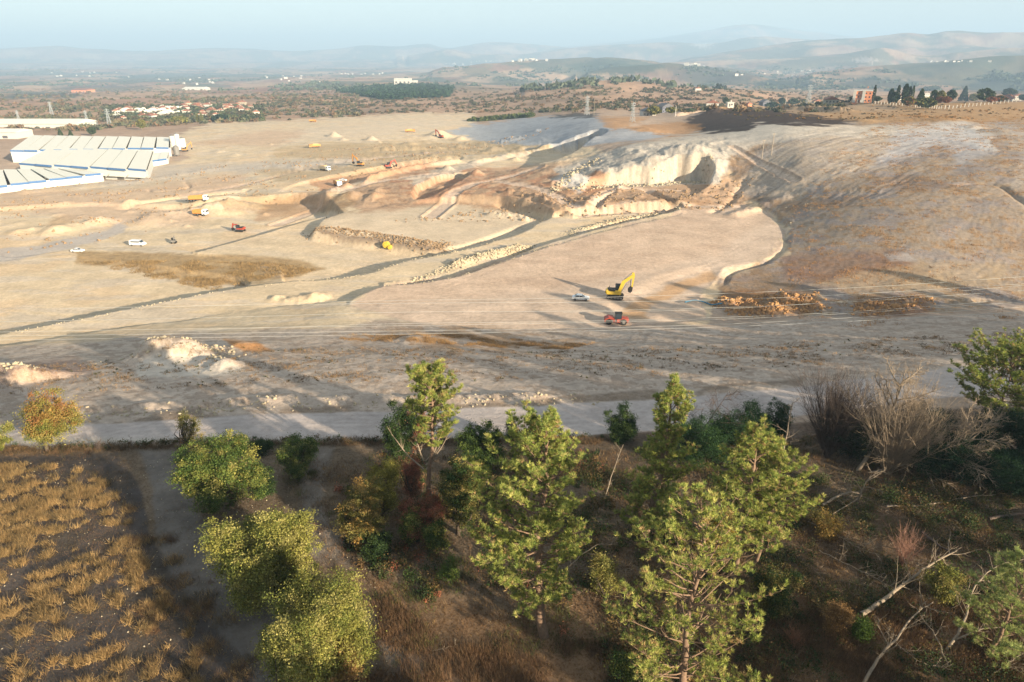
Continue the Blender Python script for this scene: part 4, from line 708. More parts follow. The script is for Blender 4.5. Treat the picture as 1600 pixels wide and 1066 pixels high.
deadtree('dead_tree', 'low tangle of bare branches bent over at the roadside right of the slim pine', 1085, 690, 602, 204, levels=3, r0=.08, n1=16, lean=(.4, 0, 1), t0=.1, L1=.6, fine=7, mat='deaddark', tmat='deaddark', droop=.4)
deadtree('dead_tree', 'thin grey snag with stubby twigs right of the two-trunked pine', 1222, 720, 628, 205, levels=2, r0=.09, n1=9, lean=(.05, 0, 1), t0=.3, L1=.3, fine=4)
deadtree('dead_tree', 'short broken snag with upturned twigs among the fallen logs', 1340, 785, 728, 206, levels=2, r0=.10, n1=6, lean=(0, 0, 1), t0=.35, L1=.6, fine=4)
deadtree('dead_tree', 'bare twiggy tree standing behind the spreading pine at the right edge', 1590, 660, 560, 207, levels=3, r0=.12, n1=14, lean=(.1, 0, 1), t0=.3, L1=.4, fine=6, tmat='deadtwig')
deadtree('dead_tree', 'small bare tree by the road left of the pale sapling', 207, 700, 678, 208, levels=2, r0=.03, n1=7, lean=(0, 0, 1), t0=.3, L1=.4, fine=4, mat='deaddark')
P = at(1408, 885); t = plant('bare_shrub', 'reddish leafless shrub standing up between the fallen trunks', 'bush', P); shrub_twigs(t, 3.4, 3.0, 46, 71, simple('red_twigs', (140, 104, 86), .9, 0, .2, 3), fine=9)
P = at(155, 704); t = plant('bare_shrub', 'low brown leafless shrub at the roadside in the left half', 'bush', P); shrub_twigs(t, 1.3, 1.4, 26, 72, 'deaddark', fine=5)
P = at(1240, 1010); t = plant('bare_shrub', 'low rusty bare shrub left of the tan twiggy bush', 'bush', P); shrub_twigs(t, 1.6, 2.4, 40, 73, simple('rust_twigs', (140, 98, 70), .9, 0, .2, 3), fine=7)

# --- logs and leaning dead limbs: a path through pixels with a height above the land at each point
def limb(nm, lab, pts, r0, seed, kids=10, kl=1.6, r1=.03, mat='deadwood', cat='log'):
    r0 *= .72; r1 *= .7; kids = int(kids * 1.5)
    rg = np.random.default_rng(seed); Q = []
    for px, py, h in pts:
        d = ray(px, py); P = at(px, py) if h == 0 else None
        if P is None:
            lo = at(px, py); tt = np.linalg.norm(lo - [0, 0, CAMZ]); dn = d / np.linalg.norm(d); P = np.array([0, 0, CAMZ]) + dn * (tt - h / max(.2, -dn[2]))
        Q.append(P + [0, 0, r0 * .6])
    Q = np.array(Q); o = Q[0].copy(); t = plant(nm, lab, cat, o); path = curve_pts(Q - o, 5); tb = Tubes(); n = len(path); path[1:-1] += rg.normal(size=(n - 2, 3)) * .03
    tb.add(path, np.linspace(r0, r1, n), 8); tw = tb
    for i in range(kids):
        k = rg.integers(n // 4, n - 1); dm = unit(path[k] - path[k - 1]); d = unit(dm * .6 + unit(np.cross(dm, rg.normal(size=3))) * .9 + np.array([0, 0, .3])); L = kl * rg.uniform(.4, 1.2)
        b2 = bend(path[k], d, L, 6, .1, .15, rg); tw.add(b2, np.linspace(max(r0 * .22, .02), .008, 6), 4)
        for j in range(5): kk = rg.integers(1, 5); tw.add(bend(b2[kk], unit(b2[kk] - b2[kk - 1]) + rg.normal(size=3) * .7, L * rg.uniform(.2, .5), 4, .1, .15, rg), [.014, .011, .008, .005], 3)
    bpy.data.objects.remove(t); t = tb.build(nm, M[mat]); t.location = tuple(o); return tag(t, lab, cat)
limb('fallen_trunk', 'long thick grey trunk lying diagonally across the dry scrub at bottom right', [(1345, 962, .3), (1400, 925, .5), (1440, 893, .8), (1495, 862, 1.4)], .26, 301, 14, 2.2, .07)
limb('fallen_trunk', 'curved pale dead trunk rising from the bottom edge toward the long diagonal trunk', [(1340, 1085, .1), (1372, 1030, .5), (1400, 1000, .9), (1430, 960, 1.6), (1458, 942, 2.0)], .17, 302, 10, 1.8, .04)
limb('dead_limb', 'arching pale dead limb in front of the hazy young pine', [(1478, 1018, 0), (1500, 985, .6), (1512, 950, 1.2), (1525, 915, 1.9), (1560, 885, 2.5), (1620, 872, 3)], .15, 303, 12, 2.0, .03, cat='branch')
limb('dead_limb', 'forked side limb reaching right below the arching dead limb', [(1494, 1000, .4), (1530, 985, .9), (1570, 982, 1.2), (1620, 996, 1.4)], .09, 304, 6, 1.2, .02, cat='branch')
limb('dead_limb', 'thin dead limb lying from the centre of the scrub to the lower right', [(1365, 960, .2), (1400, 1005, .3), (1440, 1035, .4), (1490, 1048, .4)], .06, 305, 8, 1.2, .015, cat='branch')
limb('dead_limb', 'thin forked dead limb leaning left of the arching one', [(1482, 1040, .1), (1462, 995, .6), (1440, 965, .9), (1432, 950, 1.1)], .07, 306, 6, 1.4, .015, cat='branch')
limb('fallen_trunk', 'thin grey trunk lying near-level in front of the dark thicket', [(1385, 792, .1), (1450, 790, .1), (1510, 778, .1), (1570, 772, .1)], .14, 307, 6, 1.0, .05)
limb('fallen_trunk', 'pale bent trunk lying left of the short broken snag', [(1285, 790, .3), (1320, 772, .6), (1345, 775, .4), (1300, 805, .2)], .16, 308, 8, 1.3, .05)
limb('fallen_trunk', 'short dark trunk behind the reddish leafless shrub', [(1440, 832, .2), (1470, 855, .3), (1495, 870, .4)], .16, 309, 4, 1.0, .08, mat='deaddark')
limb('fallen_trunk', 'dark trunk lying at the right edge above the scrub', [(1545, 812, .2), (1580, 806, .2), (1640, 798, .2)], .2, 310, 4, 1.2, .12, mat='deaddark')
limb('dead_limb', 'bare pole leaning right between the biggest pine and the slim pine', [(944, 782, 0), (955, 745, 1.7), (974, 695, 3.8)], .085, 311, 5, .9, .03, cat='branch')
limb('dead_limb', 'arched dead branch between the biggest pine and the airy pine', [(868, 920, 0), (900, 875, 1.6), (935, 852, 2.4), (965, 852, 2.2)], .07, 312, 5, 1.0, .02, cat='branch')
limb('dead_limb', 'thin dead branches lying below the two-trunked pine toward the logs', [(1262, 815, .3), (1310, 838, .4), (1340, 856, .5), (1375, 868, .4)], .06, 313, 12, 1.6, .02, cat='branch')
limb('dead_limb', 'dead branch lying in grass near the bottom edge left of the biggest pine', [(676, 1018, 0), (700, 1012, .2), (720, 1006, .1)], .04, 314, 3, .5, .01, cat='branch')
limb('dead_limb', 'grey dead branches heaped at the bottom right corner', [(1540, 1062, .1), (1570, 1040, .5), (1600, 1020, .8), (1640, 1010, 1)], .06, 315, 16, 1.8, .02, cat='branch')
limb('dead_limb', 'fine dead boughs spread in front of the pale bent trunk', [(1280, 860, .2), (1320, 880, .4), (1370, 905, .3), (1400, 925, .2)], .05, 316, 14, 1.6, .015, cat='branch')

# --- grass and weeds
def blades(name, P, per, ln, wd, cols, seed, spread=.6, base=.12, w=None):
    rg = np.random.default_rng(seed); n = len(P); Z_ = P if P.shape[1] == 3 else np.c_[P, terrain_h(P[:, 0], P[:, 1])]; s = rg.uniform(.6, 1.3, (n, 1)); Q = np.repeat(Z_, per, 0); ss = np.repeat(s, per, 0); m = len(Q)
    off = rg.normal(size=(m, 3)) * [base, base, 0] * ss; v = rg.normal(size=(m, 3)); v[:, 2] = np.abs(v[:, 2]) * .7 + .75; v[:, :2] *= spread; v /= np.linalg.norm(v, axis=1)[:, None]
    l = ln * ss * rg.uniform(.5, 1.2, (m, 1)); side = np.cross(v, rg.normal(size=(m, 3))); side /= np.linalg.norm(side, axis=1)[:, None] + 1e-9
    V = np.stack([Q + off + side * wd - [0, 0, .03], Q + off - side * wd - [0, 0, .03], Q + off + v * l], 1).reshape(-1, 3)
    c = np.repeat(pick(cols, n, rg, w), per, 0) * rg.uniform(.8, 1.2, (m, 1)); o = mesh_np(name, V, np.arange(len(V)).reshape(-1, 3), M['grass'], None, np.repeat(c, 3, 0)); o['kind'] = 'stuff'; return o
def scatter(poly, n, z, seed, dens=None):
    "random points on the land inside an outline"
    rg = np.random.default_rng(seed); W_ = PW(z, poly); lo, hi = W_.min(0), W_.max(0); out = []
    while sum(map(len, out)) < n:
        q = rg.uniform(lo, hi, (n * 2, 2)); k = poly_sdf(q[:, 0], q[:, 1], W_) < 0
        if dens is not None: k &= rg.uniform(size=len(q)) < dens(q[:, 0], q[:, 1])
        out.append(q[k])
        if len(out) > 60: break
    return np.concatenate(out)[:n]
GOLD = [(200, 166, 112), (182, 148, 98), (156, 130, 88), (112, 98, 72)]; BRN = [(140, 108, 80), (120, 94, 70), (156, 122, 88), (98, 84, 64)]
fp = [(-80, 720), (150, 725), (195, 790), (225, 880), (300, 990), (330, 1120), (-80, 1120)]
blades('tall_dry_grass', scatter(fp, 3000, 18, 1, lambda x, y: sstep(.0, .22, noise(x / 1.7, y / 1.0) + .6 * noise(x / 8, y / 8))), 28, .6, .016, GOLD, 2, .8, .16)
blades('field_stubble', scatter(fp, 2200, 18, 61), 9, .2, .011, BRN + GOLD[2:], 62, .9, .22)
blades('dry_weeds', scatter([(190, 780), (290, 860), (400, 1000), (460, 1120), (250, 1120), (200, 900)], 260, 18, 3, lambda x, y: sstep(.0, .2, noise(x / 2.5, y / 2.5))), 50, .55, .011, GOLD + BRN, 4, .8, .25)
wd_ = [(430, 715), (900, 700), (1600, 650), (1750, 1130), (420, 1130), (520, 900)]
blades('dry_grass', scatter(wd_, 15000, 18, 5, lambda x, y: .25 + .75 * sstep(-.1, .3, fbm(x, y, 6, 3, .5, off=3))), 12, .38, .010, BRN + GOLD[1:2], 6, .55, .2)
blades('brown_grass', scatter([(450, 900), (560, 900), (700, 1010), (1000, 1000), (1300, 950), (1640, 900), (1640, 1140), (520, 1140)], 5200, 18, 7, lambda x, y: sstep(-.2, .1, fbm(x, y, 4, 3, .5, off=13))), 26, .6, .011, BRN, 8, .5, .22)
blades('green_weeds', scatter(wd_, 1700, 18, 17, lambda x, y: sstep(.05, .3, fbm(x, y, 5, 3, .5, off=43))), 26, .5, .016, [(92, 100, 52), (110, 110, 60), (76, 84, 48)], 18, .8, .25)
blades('track_grass', scatter([(-80, 705), (480, 695), (560, 900), (620, 1130), (-80, 1130)], 5000, 18, 9, lambda x, y: .15 + .85 * sstep(.0, .3, fbm(x, y, 5, 3, .5, off=23))), 8, .2, .009, BRN + [(120, 110, 80)], 10, .7, .15)
blades('roadside_weeds', scatter([(-80, 704), (400, 694), (900, 686), (1000, 690), (900, 700), (400, 706), (-80, 718)], 1500, 17, 11), 22, .5, .012, [(120, 98, 74), (96, 84, 62), (140, 110, 80)], 12, .6, .25)
sl = [(-80, 560), (300, 530), (600, 512), (900, 520), (1300, 505), (1680, 500), (1680, 570), (1300, 600), (900, 628), (400, 642), (-80, 655)]
blades('slope_weeds', scatter(sl, 2600, 11, 13, lambda x, y: .08 + .92 * sstep(.1, .3, fbm(x, y, 7, 4, .6, off=60) * 1.2)), 16, .38, .022, [(150, 120, 86), (110, 96, 72), (176, 140, 96)], 14, .8, .25)
blades('slope_grass', scatter([(520, 518), (700, 508), (930, 530), (890, 560), (680, 548), (540, 535)], 1500, 5, 15, lambda x, y: sstep(-.1, .2, fbm(x, y, 6, 3, .6, off=61))), 16, .45, .022, [(184, 146, 98), (164, 130, 88)], 16, .6, .3)
blades('mound_grass', scatter([(125, 400), (300, 400), (430, 405), (495, 416), (400, 440), (340, 444), (200, 417)], 1700, -6, 29, lambda x, y: sstep(-.3, .1, fbm(x, y, 9, 3, .6, off=33))), 14, .6, .05, [(190, 158, 108), (170, 140, 96), (146, 124, 88)], 30, .6, .6)
def undergrowth(name, P, r, nl, cols, seed, size=.07):
    rg = np.random.default_rng(seed); n = len(P); Zg = terrain_h(P[:, 0], P[:, 1]); rr = r * rg.uniform(.4, 1.6, n); k = rg.integers(nl // 2, nl, n); i = np.repeat(np.arange(n), k); v = rg.normal(size=(len(i), 3)); v[:, 2] = np.abs(v[:, 2]); v /= np.linalg.norm(v, axis=1)[:, None]
    Q = np.stack([P[:, 0], P[:, 1], Zg], 1)[i] + v * (rr[i] * rg.uniform(.35, 1.05, len(i)) * (1 + .5 * np.sin(v[:, 0] * 5 + i)))[:, None]; V, F = leaves(Q, rg, size); o = mesh_np(name, V, F, M['leaf'], None, np.repeat(pick(cols, n, rg)[i] * rg.uniform(.7, 1.3, (len(i), 1)), 4, 0)); o['kind'] = 'stuff'; return o
UB = [(116, 100, 66), (96, 96, 56), (130, 104, 72), (84, 88, 54), (140, 112, 70)]
undergrowth('undergrowth', scatter([(900, 730), (1250, 745), (1700, 745), (1700, 1130), (960, 1130), (880, 900)], 1300, 18, 31, lambda x, y: sstep(-.2, .2, fbm(x, y, 6, 3, .6, off=41))), .7, 170, UB + G3, 32)
undergrowth('low_scrub', scatter([(520, 705), (960, 700), (930, 800), (900, 1000), (700, 960), (540, 880)], 420, 18, 33, lambda x, y: sstep(-.1, .25, fbm(x, y, 5, 3, .6, off=44))), .6, 160, UB + G3 + RD[:1], 34)
undergrowth('verge_scrub', scatter([(-60, 699), (400, 689), (950, 682), (950, 692), (400, 702), (-60, 713)], 150, 17, 35), .4, 110, UB + G3, 36)
undergrowth('slope_scrub', scatter(sl, 520, 11, 37, lambda x, y: sstep(.0, .3, fbm(x, y, 9, 3, .6, off=47))), .22, 26, UB, 38, .09)
def sticks(name, P, seed):
    rg = np.random.default_rng(seed); n = len(P); Zg = terrain_h(P[:, 0], P[:, 1]); a = rg.uniform(0, 6.28, n); L = rg.uniform(.25, 1.1, n); d = np.stack([np.cos(a), np.sin(a), rg.uniform(-.05, .45, n)], 1) * L[:, None]; b0 = np.stack([P[:, 0], P[:, 1], Zg + .04], 1); s = np.stack([-np.sin(a), np.cos(a), 0 * a], 1) * .014; u = np.array([0, 0, .016])
    V = np.stack([b0 + s, b0 - s, b0 + u, b0 + d + s * .4, b0 + d - s * .4, b0 + d + u * .4], 1).reshape(-1, 3); f = np.array([(0, 1, 4, 3), (1, 2, 5, 4), (2, 0, 3, 5)]); F = (f[None] + (np.arange(n) * 6)[:, None, None]).reshape(-1, 4); o = mesh_np(name, V, F, M['deadtwig']); o['kind'] = 'stuff'
sticks('twig_litter', scatter([(880, 740), (1700, 730), (1700, 1130), (900, 1130)], 2600, 18, 39, lambda x, y: .2 + .8 * sstep(-.1, .3, fbm(x, y, 7, 3, .6, off=51))), 40)
hl = [(1240, 300), (1400, 210), (1560, 215), (1680, 230), (1680, 460), (1300, 480), (1240, 440)]
blades('hill_grass', scatter(hl, 5200, 9, 19, lambda x, y: sstep(.0, .25, fbm(x, y, 9, 4, .6, off=60) + .4 * fbm(x, y, 40, 3, off=50))), 12, .5, .045, [(200, 150, 92), (176, 132, 84), (150, 118, 80)], 20, .6, .5)

# --- the rest of the wood, behind and to the right of the viewpoint: it shades the ground in view
src = [o for o in C.objects if o.get('label', '').startswith('biggest round')][0]; kids_ = [o for o in C.objects if o.parent == src]
rb = np.random.default_rng(77); BELT = []
for i in range(2400):
    if len(BELT) >= 120: break
    x_, y_ = [(rb.uniform(-60, 120), rb.uniform(-80, 16)), (rb.uniform(20, 185), rb.uniform(0, 125)), (rb.uniform(-20, 60), rb.uniform(-30, 10))][i % 3]
    if x_ > .86 * (y_ + 8) + 75 and y_ > 15: continue
    if math.hypot(x_, y_) < 7 or any(math.hypot(x_ - a_, y_ - b__) < (8 if y_ < 12 else 6.5) for a_, b__ in BELT): continue
    z_ = hz(x_, y_); bad = y_ < 12 and i % 5 > 1
    for dx, dy, dz in ((-6, 6, 0), (6, 6, 0), (-6, 0, 9), (-6, 6, 9), (0, 6, 18), (0, 0, 18), (-5, 5, 15)):
        X_, Y_, Z_ = x_ + dx, y_ + dy, z_ + dz; dp_ = Y_ * cp - (Z_ - CAMZ) * sp
        if dp_ <= .5: continue
        u_, v_ = project(X_, Y_, Z_); bad |= -30 < u_ < 1635 and v_ < 1100
    if bad: continue
    BELT.append((x_, y_)); r_ = src.copy(); C.objects.link(r_); s_ = rb.uniform(.6, 1.0) if y_ > 14 else rb.uniform(.5, .85); r_.scale = (s_, s_, s_); r_.location = (x_, y_, z_ - .2); r_.rotation_euler = (0, 0, rb.uniform(0, 6.28))
    tag(r_, 'round-crowned pine of the wood behind and beside the viewpoint', 'tree', 'pines of the wood behind the viewpoint')
    for k_ in kids_: c_ = k_.copy(); C.objects.link(c_); c_.parent = r_

# ---------------------------------------------------------------- built things
class MB:
    "collects boxes, prisms, tubes for one mesh"
    def __init__(s): s.bm = bmesh.new()
    def box(s, c, d, rz=0, ry=0, bev=0):
        m = Matrix.Translation(c) @ Matrix.Rotation(rz, 4, 'Z') @ Matrix.Rotation(ry, 4, 'Y') @ Matrix.Diagonal((*d, 1)); r = bmesh.ops.create_cube(s.bm, size=1, matrix=m)
        if bev: bmesh.ops.bevel(s.bm, geom=list({e for v in r['verts'] for e in v.link_edges}), offset=bev, segments=2, affect='EDGES')
        return s
    def cyl(s, c, r, L, ax='Z', n=16, r2=None):
        R = {'Z': Matrix.Identity(4), 'X': Matrix.Rotation(math.pi / 2, 4, 'Y'), 'Y': Matrix.Rotation(math.pi / 2, 4, 'X')}[ax]
        bmesh.ops.create_cone(s.bm, cap_ends=True, segments=n, radius1=r, radius2=r if r2 is None else r2, depth=L, matrix=Matrix.Translation(c) @ R); return s
    def bar(s, a, b, w, h=None):
        a, b = Vector(a), Vector(b); d = b - a; m = Matrix.Translation((a + b) / 2) @ d.to_track_quat('X', 'Z').to_matrix().to_4x4() @ Matrix.Diagonal((d.length, w, h or w, 1)); bmesh.ops.create_cube(s.bm, size=1, matrix=m); return s
    def prism(s, prof, y0, y1):
        "profile in x,z swept from y0 to y1"
        a = [s.bm.verts.new((x, y0, z)) for x, z in prof]; b_ = [s.bm.verts.new((x, y1, z)) for x, z in prof]; n = len(prof)
        s.bm.faces.new(a); s.bm.faces.new(b_[::-1])
        for i in range(n): s.bm.faces.new((a[i], b_[i], b_[(i + 1) % n], a[(i + 1) % n]))
        return s
    def poly(s, pts):
        s.bm.faces.new([s.bm.verts.new(p) for p in pts]); return s
    def build(s, name, mat, parent=None, smooth=False):
        bmesh.ops.recalc_face_normals(s.bm, faces=s.bm.faces); me = bpy.data.meshes.new(name); s.bm.to_mesh(me); s.bm.free(); me.materials.append(M[mat] if isinstance(mat, str) else mat)
        o = bpy.data.objects.new(name, me); C.objects.link(o); o.parent = parent
        if smooth:
            for p in me.polygons: p.use_smooth = True
        return o
import bmesh
def glass(name, c=(.03, .04, .05)):
    m, t, b = nodes(name); b.inputs['Base Color'].default_value = (*c, 1); b.inputs['Roughness'].default_value = .08; b.inputs['Specular IOR Level'].default_value = .6; return m
for k, c, r, v in [('yellow', (196, 166, 62), .45, .12), ('orange', (190, 134, 70), .5, .15), ('red', (160, 70, 52), .5, .12), ('white_paint', (215, 215, 212), .35, .06), ('black', (38, 36, 34), .7, .2), ('rubber', (46, 44, 42), .9, .2), ('steel', (120, 116, 110), .5, .2), ('grey_roof', (90, 88, 90), .6, .2),
                   ('hall_wall', (196, 194, 186), .6, .08), ('hall_roof', (218, 213, 196), .6, .10), ('hall_blue', (70, 104, 146), .6, .12), ('dark_door', (110, 104, 96), .7, .2), ('concrete', (196, 190, 178), .9, .12), ('tile', (140, 92, 70), .8, .2), ('cream', (160, 150, 130), .8, .08), ('white_wall', (190, 184, 172), .8, .06), ('salmon', (214, 140, 100), .8, .1), ('slate', (100, 100, 108), .7, .15), ('load', (214, 178, 128), .95, .2), ('pole_wood', (160, 146, 126), .9, .2), ('wire', (180, 178, 170), .4, .05), ('pipe_blue', (70, 116, 140), .5, .1), ('pylon', (150, 154, 154), .6, .1), ('blob_green', (84, 100, 62), .9, .25)]:
    M[k] = simple(k, c, r, 0, v, 1.5)
M['glass'] = glass('dark_glass'); M['scrub'] = vcol_mat('scrub_leaves', .9, .2, .4, .1); M['rock'] = simple('broken_rock', (170, 156, 130), .95, 0, .25, 1.2, .05); M['rock_brown'] = simple('earthy_rock', (140, 116, 88), .95, 0, .25, 1.2, .05)
def sit(name, px, py, rz, label, cat, group=None, dz=0):
    P = at(px, py); P[2] = hz(P[0], P[1]) + dz; return empty(name, P, rz, label, cat, group)
def dup(root, loc, rz, label=None, sc=None):
    r = root.copy(); C.objects.link(r); r.location = tuple(float(v) for v in loc); r.rotation_euler = (0, 0, rz)
    if label: r['label'] = label
    if sc: r.scale = sc
    for ch in [o for o in KIDS.get(root.name, [])]:
        c = ch.copy(); C.objects.link(c); c.parent = r
        for g in KIDS.get(ch.name, []): d = g.copy(); C.objects.link(d); d.parent = c
    return r
KIDS = {}
def reg(root):
    for o in C.objects:
        if o.parent: KIDS.setdefault(o.parent.name, []); 
    KIDS[root.name] = [o for o in C.objects if o.parent == root]
    for ch in KIDS[root.name]: KIDS[ch.name] = [o for o in C.objects if o.parent == ch]

def excavator(t, body, reach=1.0, arm=((1.0, 1.7), (2.2, 4.9), (4.9, 6.7), (5.2, 2.6)), full=True):
    for s_ in (-1, 1):
        pr = [(-2.1, .45), (-1.9, .12), (-1.6, 0), (1.6, 0), (1.9, .12), (2.1, .45), (1.9, .82), (1.6, .95), (-1.6, .95), (-1.9, .82)]
        tr = MB().prism(pr, s_ * 1.2 - .3, s_ * 1.2 + .3).build('track', 'black', t)
        if full:
            mb = MB()
            for q in (-1.6, -.8, 0, .8, 1.6): mb.cyl((q, s_ * 1.54, .47), .26, .06, 'Y', 12)
            mb.box((0, s_ * 1.52, .5), (3.0, .03, .22)); mb.build('wheels', 'steel', tr)
    MB().box((0, 0, .8), (2.2, 1.9, .5)).cyl((0, 0, 1.1), .8, .25).build('undercarriage', 'steel', t)
    h = MB().box((-.35, 0, 1.6), (3.6, 2.7, .75), bev=.1).box((-1.95, 0, 1.75), (1.0, 2.6, 1.15), bev=.28).box((.6, -.85, 1.75), (1.5, .8, .6), bev=.06).build('housing', body, t)
    MB().box((-1.0, .1, 2.2), (2.0, 2.1, .38), bev=.08).box((-1.3, -.5, 2.42), (.5, .5, .12)).build('engine_cover', 'black', h)
    MB().cyl((-1.6, .7, 2.6), .07, .6).build('exhaust', 'black', h)
    cab = MB().prism([(-.1, 1.9), (1.5, 1.9), (1.55, 2.4), (1.25, 3.3), (-.05, 3.35)], .3, 1.3).build('cab', 'glass', t)
    MB().box((.6, .8, 3.37), (1.45, 1.1, .1)).box((-.07, .8, 2.6), (.1, 1.04, 1.45)).box((1.42, .3, 2.5), (.08, .06, 1.3)).box((1.42, 1.3, 2.5), (.08, .06, 1.3)).build('cab_frame', 'black', cab)
    A, B, D, E = [Vector((x * reach, 0, z)) for x, z in arm]; up = Vector((0, 0, 1))
    def bowed(a, m, b, w0, w1): return [(a.x - w0, a.z), (m.x - w1 * 1.0, m.z + w1 * .5), (b.x - .1, b.z + .35), (b.x + .25, b.z + .1), (b.x + .1, b.z - .3), (m.x + w1 * .9, m.z - w1 * .4), (a.x + w0, a.z - .1)]
    bo = MB().prism(bowed(A, B, D, .38, .42), -.24, .24).build('boom', body, t)
    st = MB().prism([(D.x - .35, D.z + .75), (D.x + .2, D.z + .8), (D.x + .42, D.z), (E.x + .15, E.z), (E.x - .15, E.z), (D.x - .12, D.z - .3)], -.19, .19).build('stick', body, t)
    MB().bar((A.x + .5, .3, A.z - .1), (B.x + .7, .3, B.z - .3), .13).bar((A.x + .5, -.3, A.z - .1), (B.x + .7, -.3, B.z - .3), .13).bar((B.x + .1, 0, B.z + .75), (D.x - .2, 0, D.z + .85), .15).build('hydraulic_ram', 'steel', bo)
    MB().bar((D.x - .5, 0, D.z - .2), (E.x - .42, 0, E.z + .4), .13).build('hydraulic_ram', 'black', st)
    MB().prism([(E.x + .2, E.z + .1), (E.x - .4, E.z + .15), (E.x - 1.0, E.z - .5), (E.x - .85, E.z - 1.15), (E.x - .3, E.z - 1.35), (E.x + .1, E.z - .9)], -.6, .6).build('bucket', 'black', t)
def wheels(t, xs, y, r, w=.3):
    for x in xs:
        for s_ in (-1, 1):
            o = MB().cyl((x, s_ * y, r), r, w, 'Y', 16).build('wheel', 'rubber', t); MB().cyl((x, s_ * (y + w / 2 + .01), r), r * .5, .03, 'Y', 12).build('rim', 'steel', o)
def truck(t, cabm, bedm, L=8.0, load=True, flat=False):
    MB().box((-.2, 0, .85), (L - .4, .9, .3)).build('chassis', 'black', t); c = L / 2
    cb = MB().prism([(c - 2.0, .7), (c, .7), (c, 1.9), (c - .25, 2.9), (c - 2.0, 2.9)], -1.2, 1.2).build('cab', cabm, t)
    MB().box((c + .0, 0, 2.15), (.3, 2.0, .75), ry=-.2).box((c - .8, 0, 2.25), (.8, 2.44, .55)).build('windscreen', 'glass', cb)
    for s_ in (-1, 1): MB().box((c + .03, s_ * .95, 1.0), (.06, .3, .2)).build('headlight', 'white_paint', cb)
    bd = MB().prism([(-c, 1.15), (c - 2.3, 1.15), (c - 2.2, 2.9), (-c - .1, 2.6)], -1.25, -1.15).prism([(-c, 1.15), (c - 2.3, 1.15), (c - 2.2, 2.9), (-c - .1, 2.6)], 1.15, 1.25).box((-1.15, 0, 1.15), (L - 2.3, 2.4, .12)).box((c - 2.25, 0, 2.05), (.1, 2.4, 1.75)).box((-c - .03, 0, 1.9), (.1, 2.4, 1.4), ry=.04)
    for q in np.linspace(-c + .5, c - 2.8, 5): bd.box((q, -1.28, 2.0), (.1, .06, 1.5)).box((q, 1.28, 2.0), (.1, .06, 1.5))
    bd = bd.build('tipper_body', bedm, t)
    if load: MB().prism([(-c + .1, 2.3), (c - 2.4, 2.5), (c - 3.4, 3.2), (-c + 1.8, 3.05)], -1.1, 1.1).build('load', 'load', bd)
    wheels(t, (c - 1.1, -c + 2.4, -c + 1.1), 1.05, .52)
def car(t, pm, L=4.3, Wd=1.75, van=False):
    c = L / 2; w = Wd / 2
    if van: pr = [(-c, .35), (c, .35), (c + .02, .85), (c - .75, 1.15), (c - 1.45, 1.85), (-c + .1, 1.95), (-c, 1.0)]
    else: pr = [(-c, .35), (c, .35), (c + .02, .72), (c - .15, .85), (c - 1.15, .95), (c - 1.6, 1.0), (-c + 1.0, 1.02), (-c + .1, .98), (-c, .7)]
    o = MB().prism(pr, -w, w); bmesh.ops.bevel(o.bm, geom=list(o.bm.edges), offset=.07, segments=2, affect='EDGES'); o.build('body', pm, t)
    if not van:
        MB().prism([(-c + .55, .95), (c - 1.15, .95), (c - 1.9, 1.36), (-c + 1.2, 1.38)], -w + .1, w - .1).build('windows', 'glass', t); MB().prism([(-c + 1.15, 1.36), (c - 1.85, 1.345), (c - 2.0, 1.42), (-c + 1.35, 1.43)], -w + .17, w - .17).build('roof', pm, t)
        p_ = MB()
        for s_ in (-1, 1): p_.bar((c - 1.2, s_ * (w - .12), .98), (c - 1.9, s_ * (w - .16), 1.38), .07).bar((-.25, s_ * (w - .09), .98), (-.3, s_ * (w - .14), 1.38), .08).bar((-c + .6, s_ * (w - .12), .98), (-c + 1.2, s_ * (w - .16), 1.38), .08)
        p_.build('pillars', pm, t)
    else: MB().box((-.3, 0, 1.5), (L - 1.9, Wd + .03, .42)).bar((c - .72, 0, 1.22), (c - 1.4, 0, 1.8), Wd - .25, .05).build('windows', 'glass', t)
    for s_ in (-1, 1): MB().box((c - .02, s_ * (w - .3), .7), (.1, .3, .14), bev=.03).build('headlight', 'white_paint', t)
    for s_ in (-1, 1): MB().box((-c + .02, s_ * (w - .25), .8), (.06, .22, .14)).build('tail_light', 'red', t)
    wheels(t, (c - .8, -c + .8), w - .1, .32, .2)
def roller(t):
    MB().cyl((1.9, 0, .75), .75, 2.1, 'Y', 24).build('drum', 'black', t)
    MB().prism([(.4, .7), (1.0, .75), (1.1, 1.35), (1.9, 1.65), (2.7, 1.3), (2.8, .7), (3.0, .7), (2.95, 1.5), (2.0, 1.95), (.9, 1.75), (.4, 1.2)], -1.15, 1.15).build('drum_frame', 'red', t)
    MB().prism([(-2.9, .75), (-.1, .7), (0, 1.35), (-.9, 1.45), (-1.1, 1.75), (-2.7, 1.65), (-2.95, 1.3)], -.75, .75).build('engine_hood', 'red', t); MB().box((-1.3, 0, .75), (2.8, 1.9, .25), bev=.06).build('chassis', 'red', t)
    cb = MB().prism([(-1.15, 1.4), (.4, 1.4), (.45, 2.0), (.25, 2.75), (-1.1, 2.75)], -.75, .75).build('cab', 'glass', t); MB().box((-.4, 0, 2.85), (1.8, 1.75, .14), bev=.04).bar((.42, .72, 1.4), (.3, .72, 2.8), .09).bar((.42, -.72, 1.4), (.3, -.72, 2.8), .09).bar((-1.12, .72, 1.4), (-1.12, .72, 2.8), .09).bar((-1.12, -.72, 1.4), (-1.12, -.72, 2.8), .09).build('cab_frame', 'black', cb)
    wheels(t, (-1.7,), .85, .75, .5)
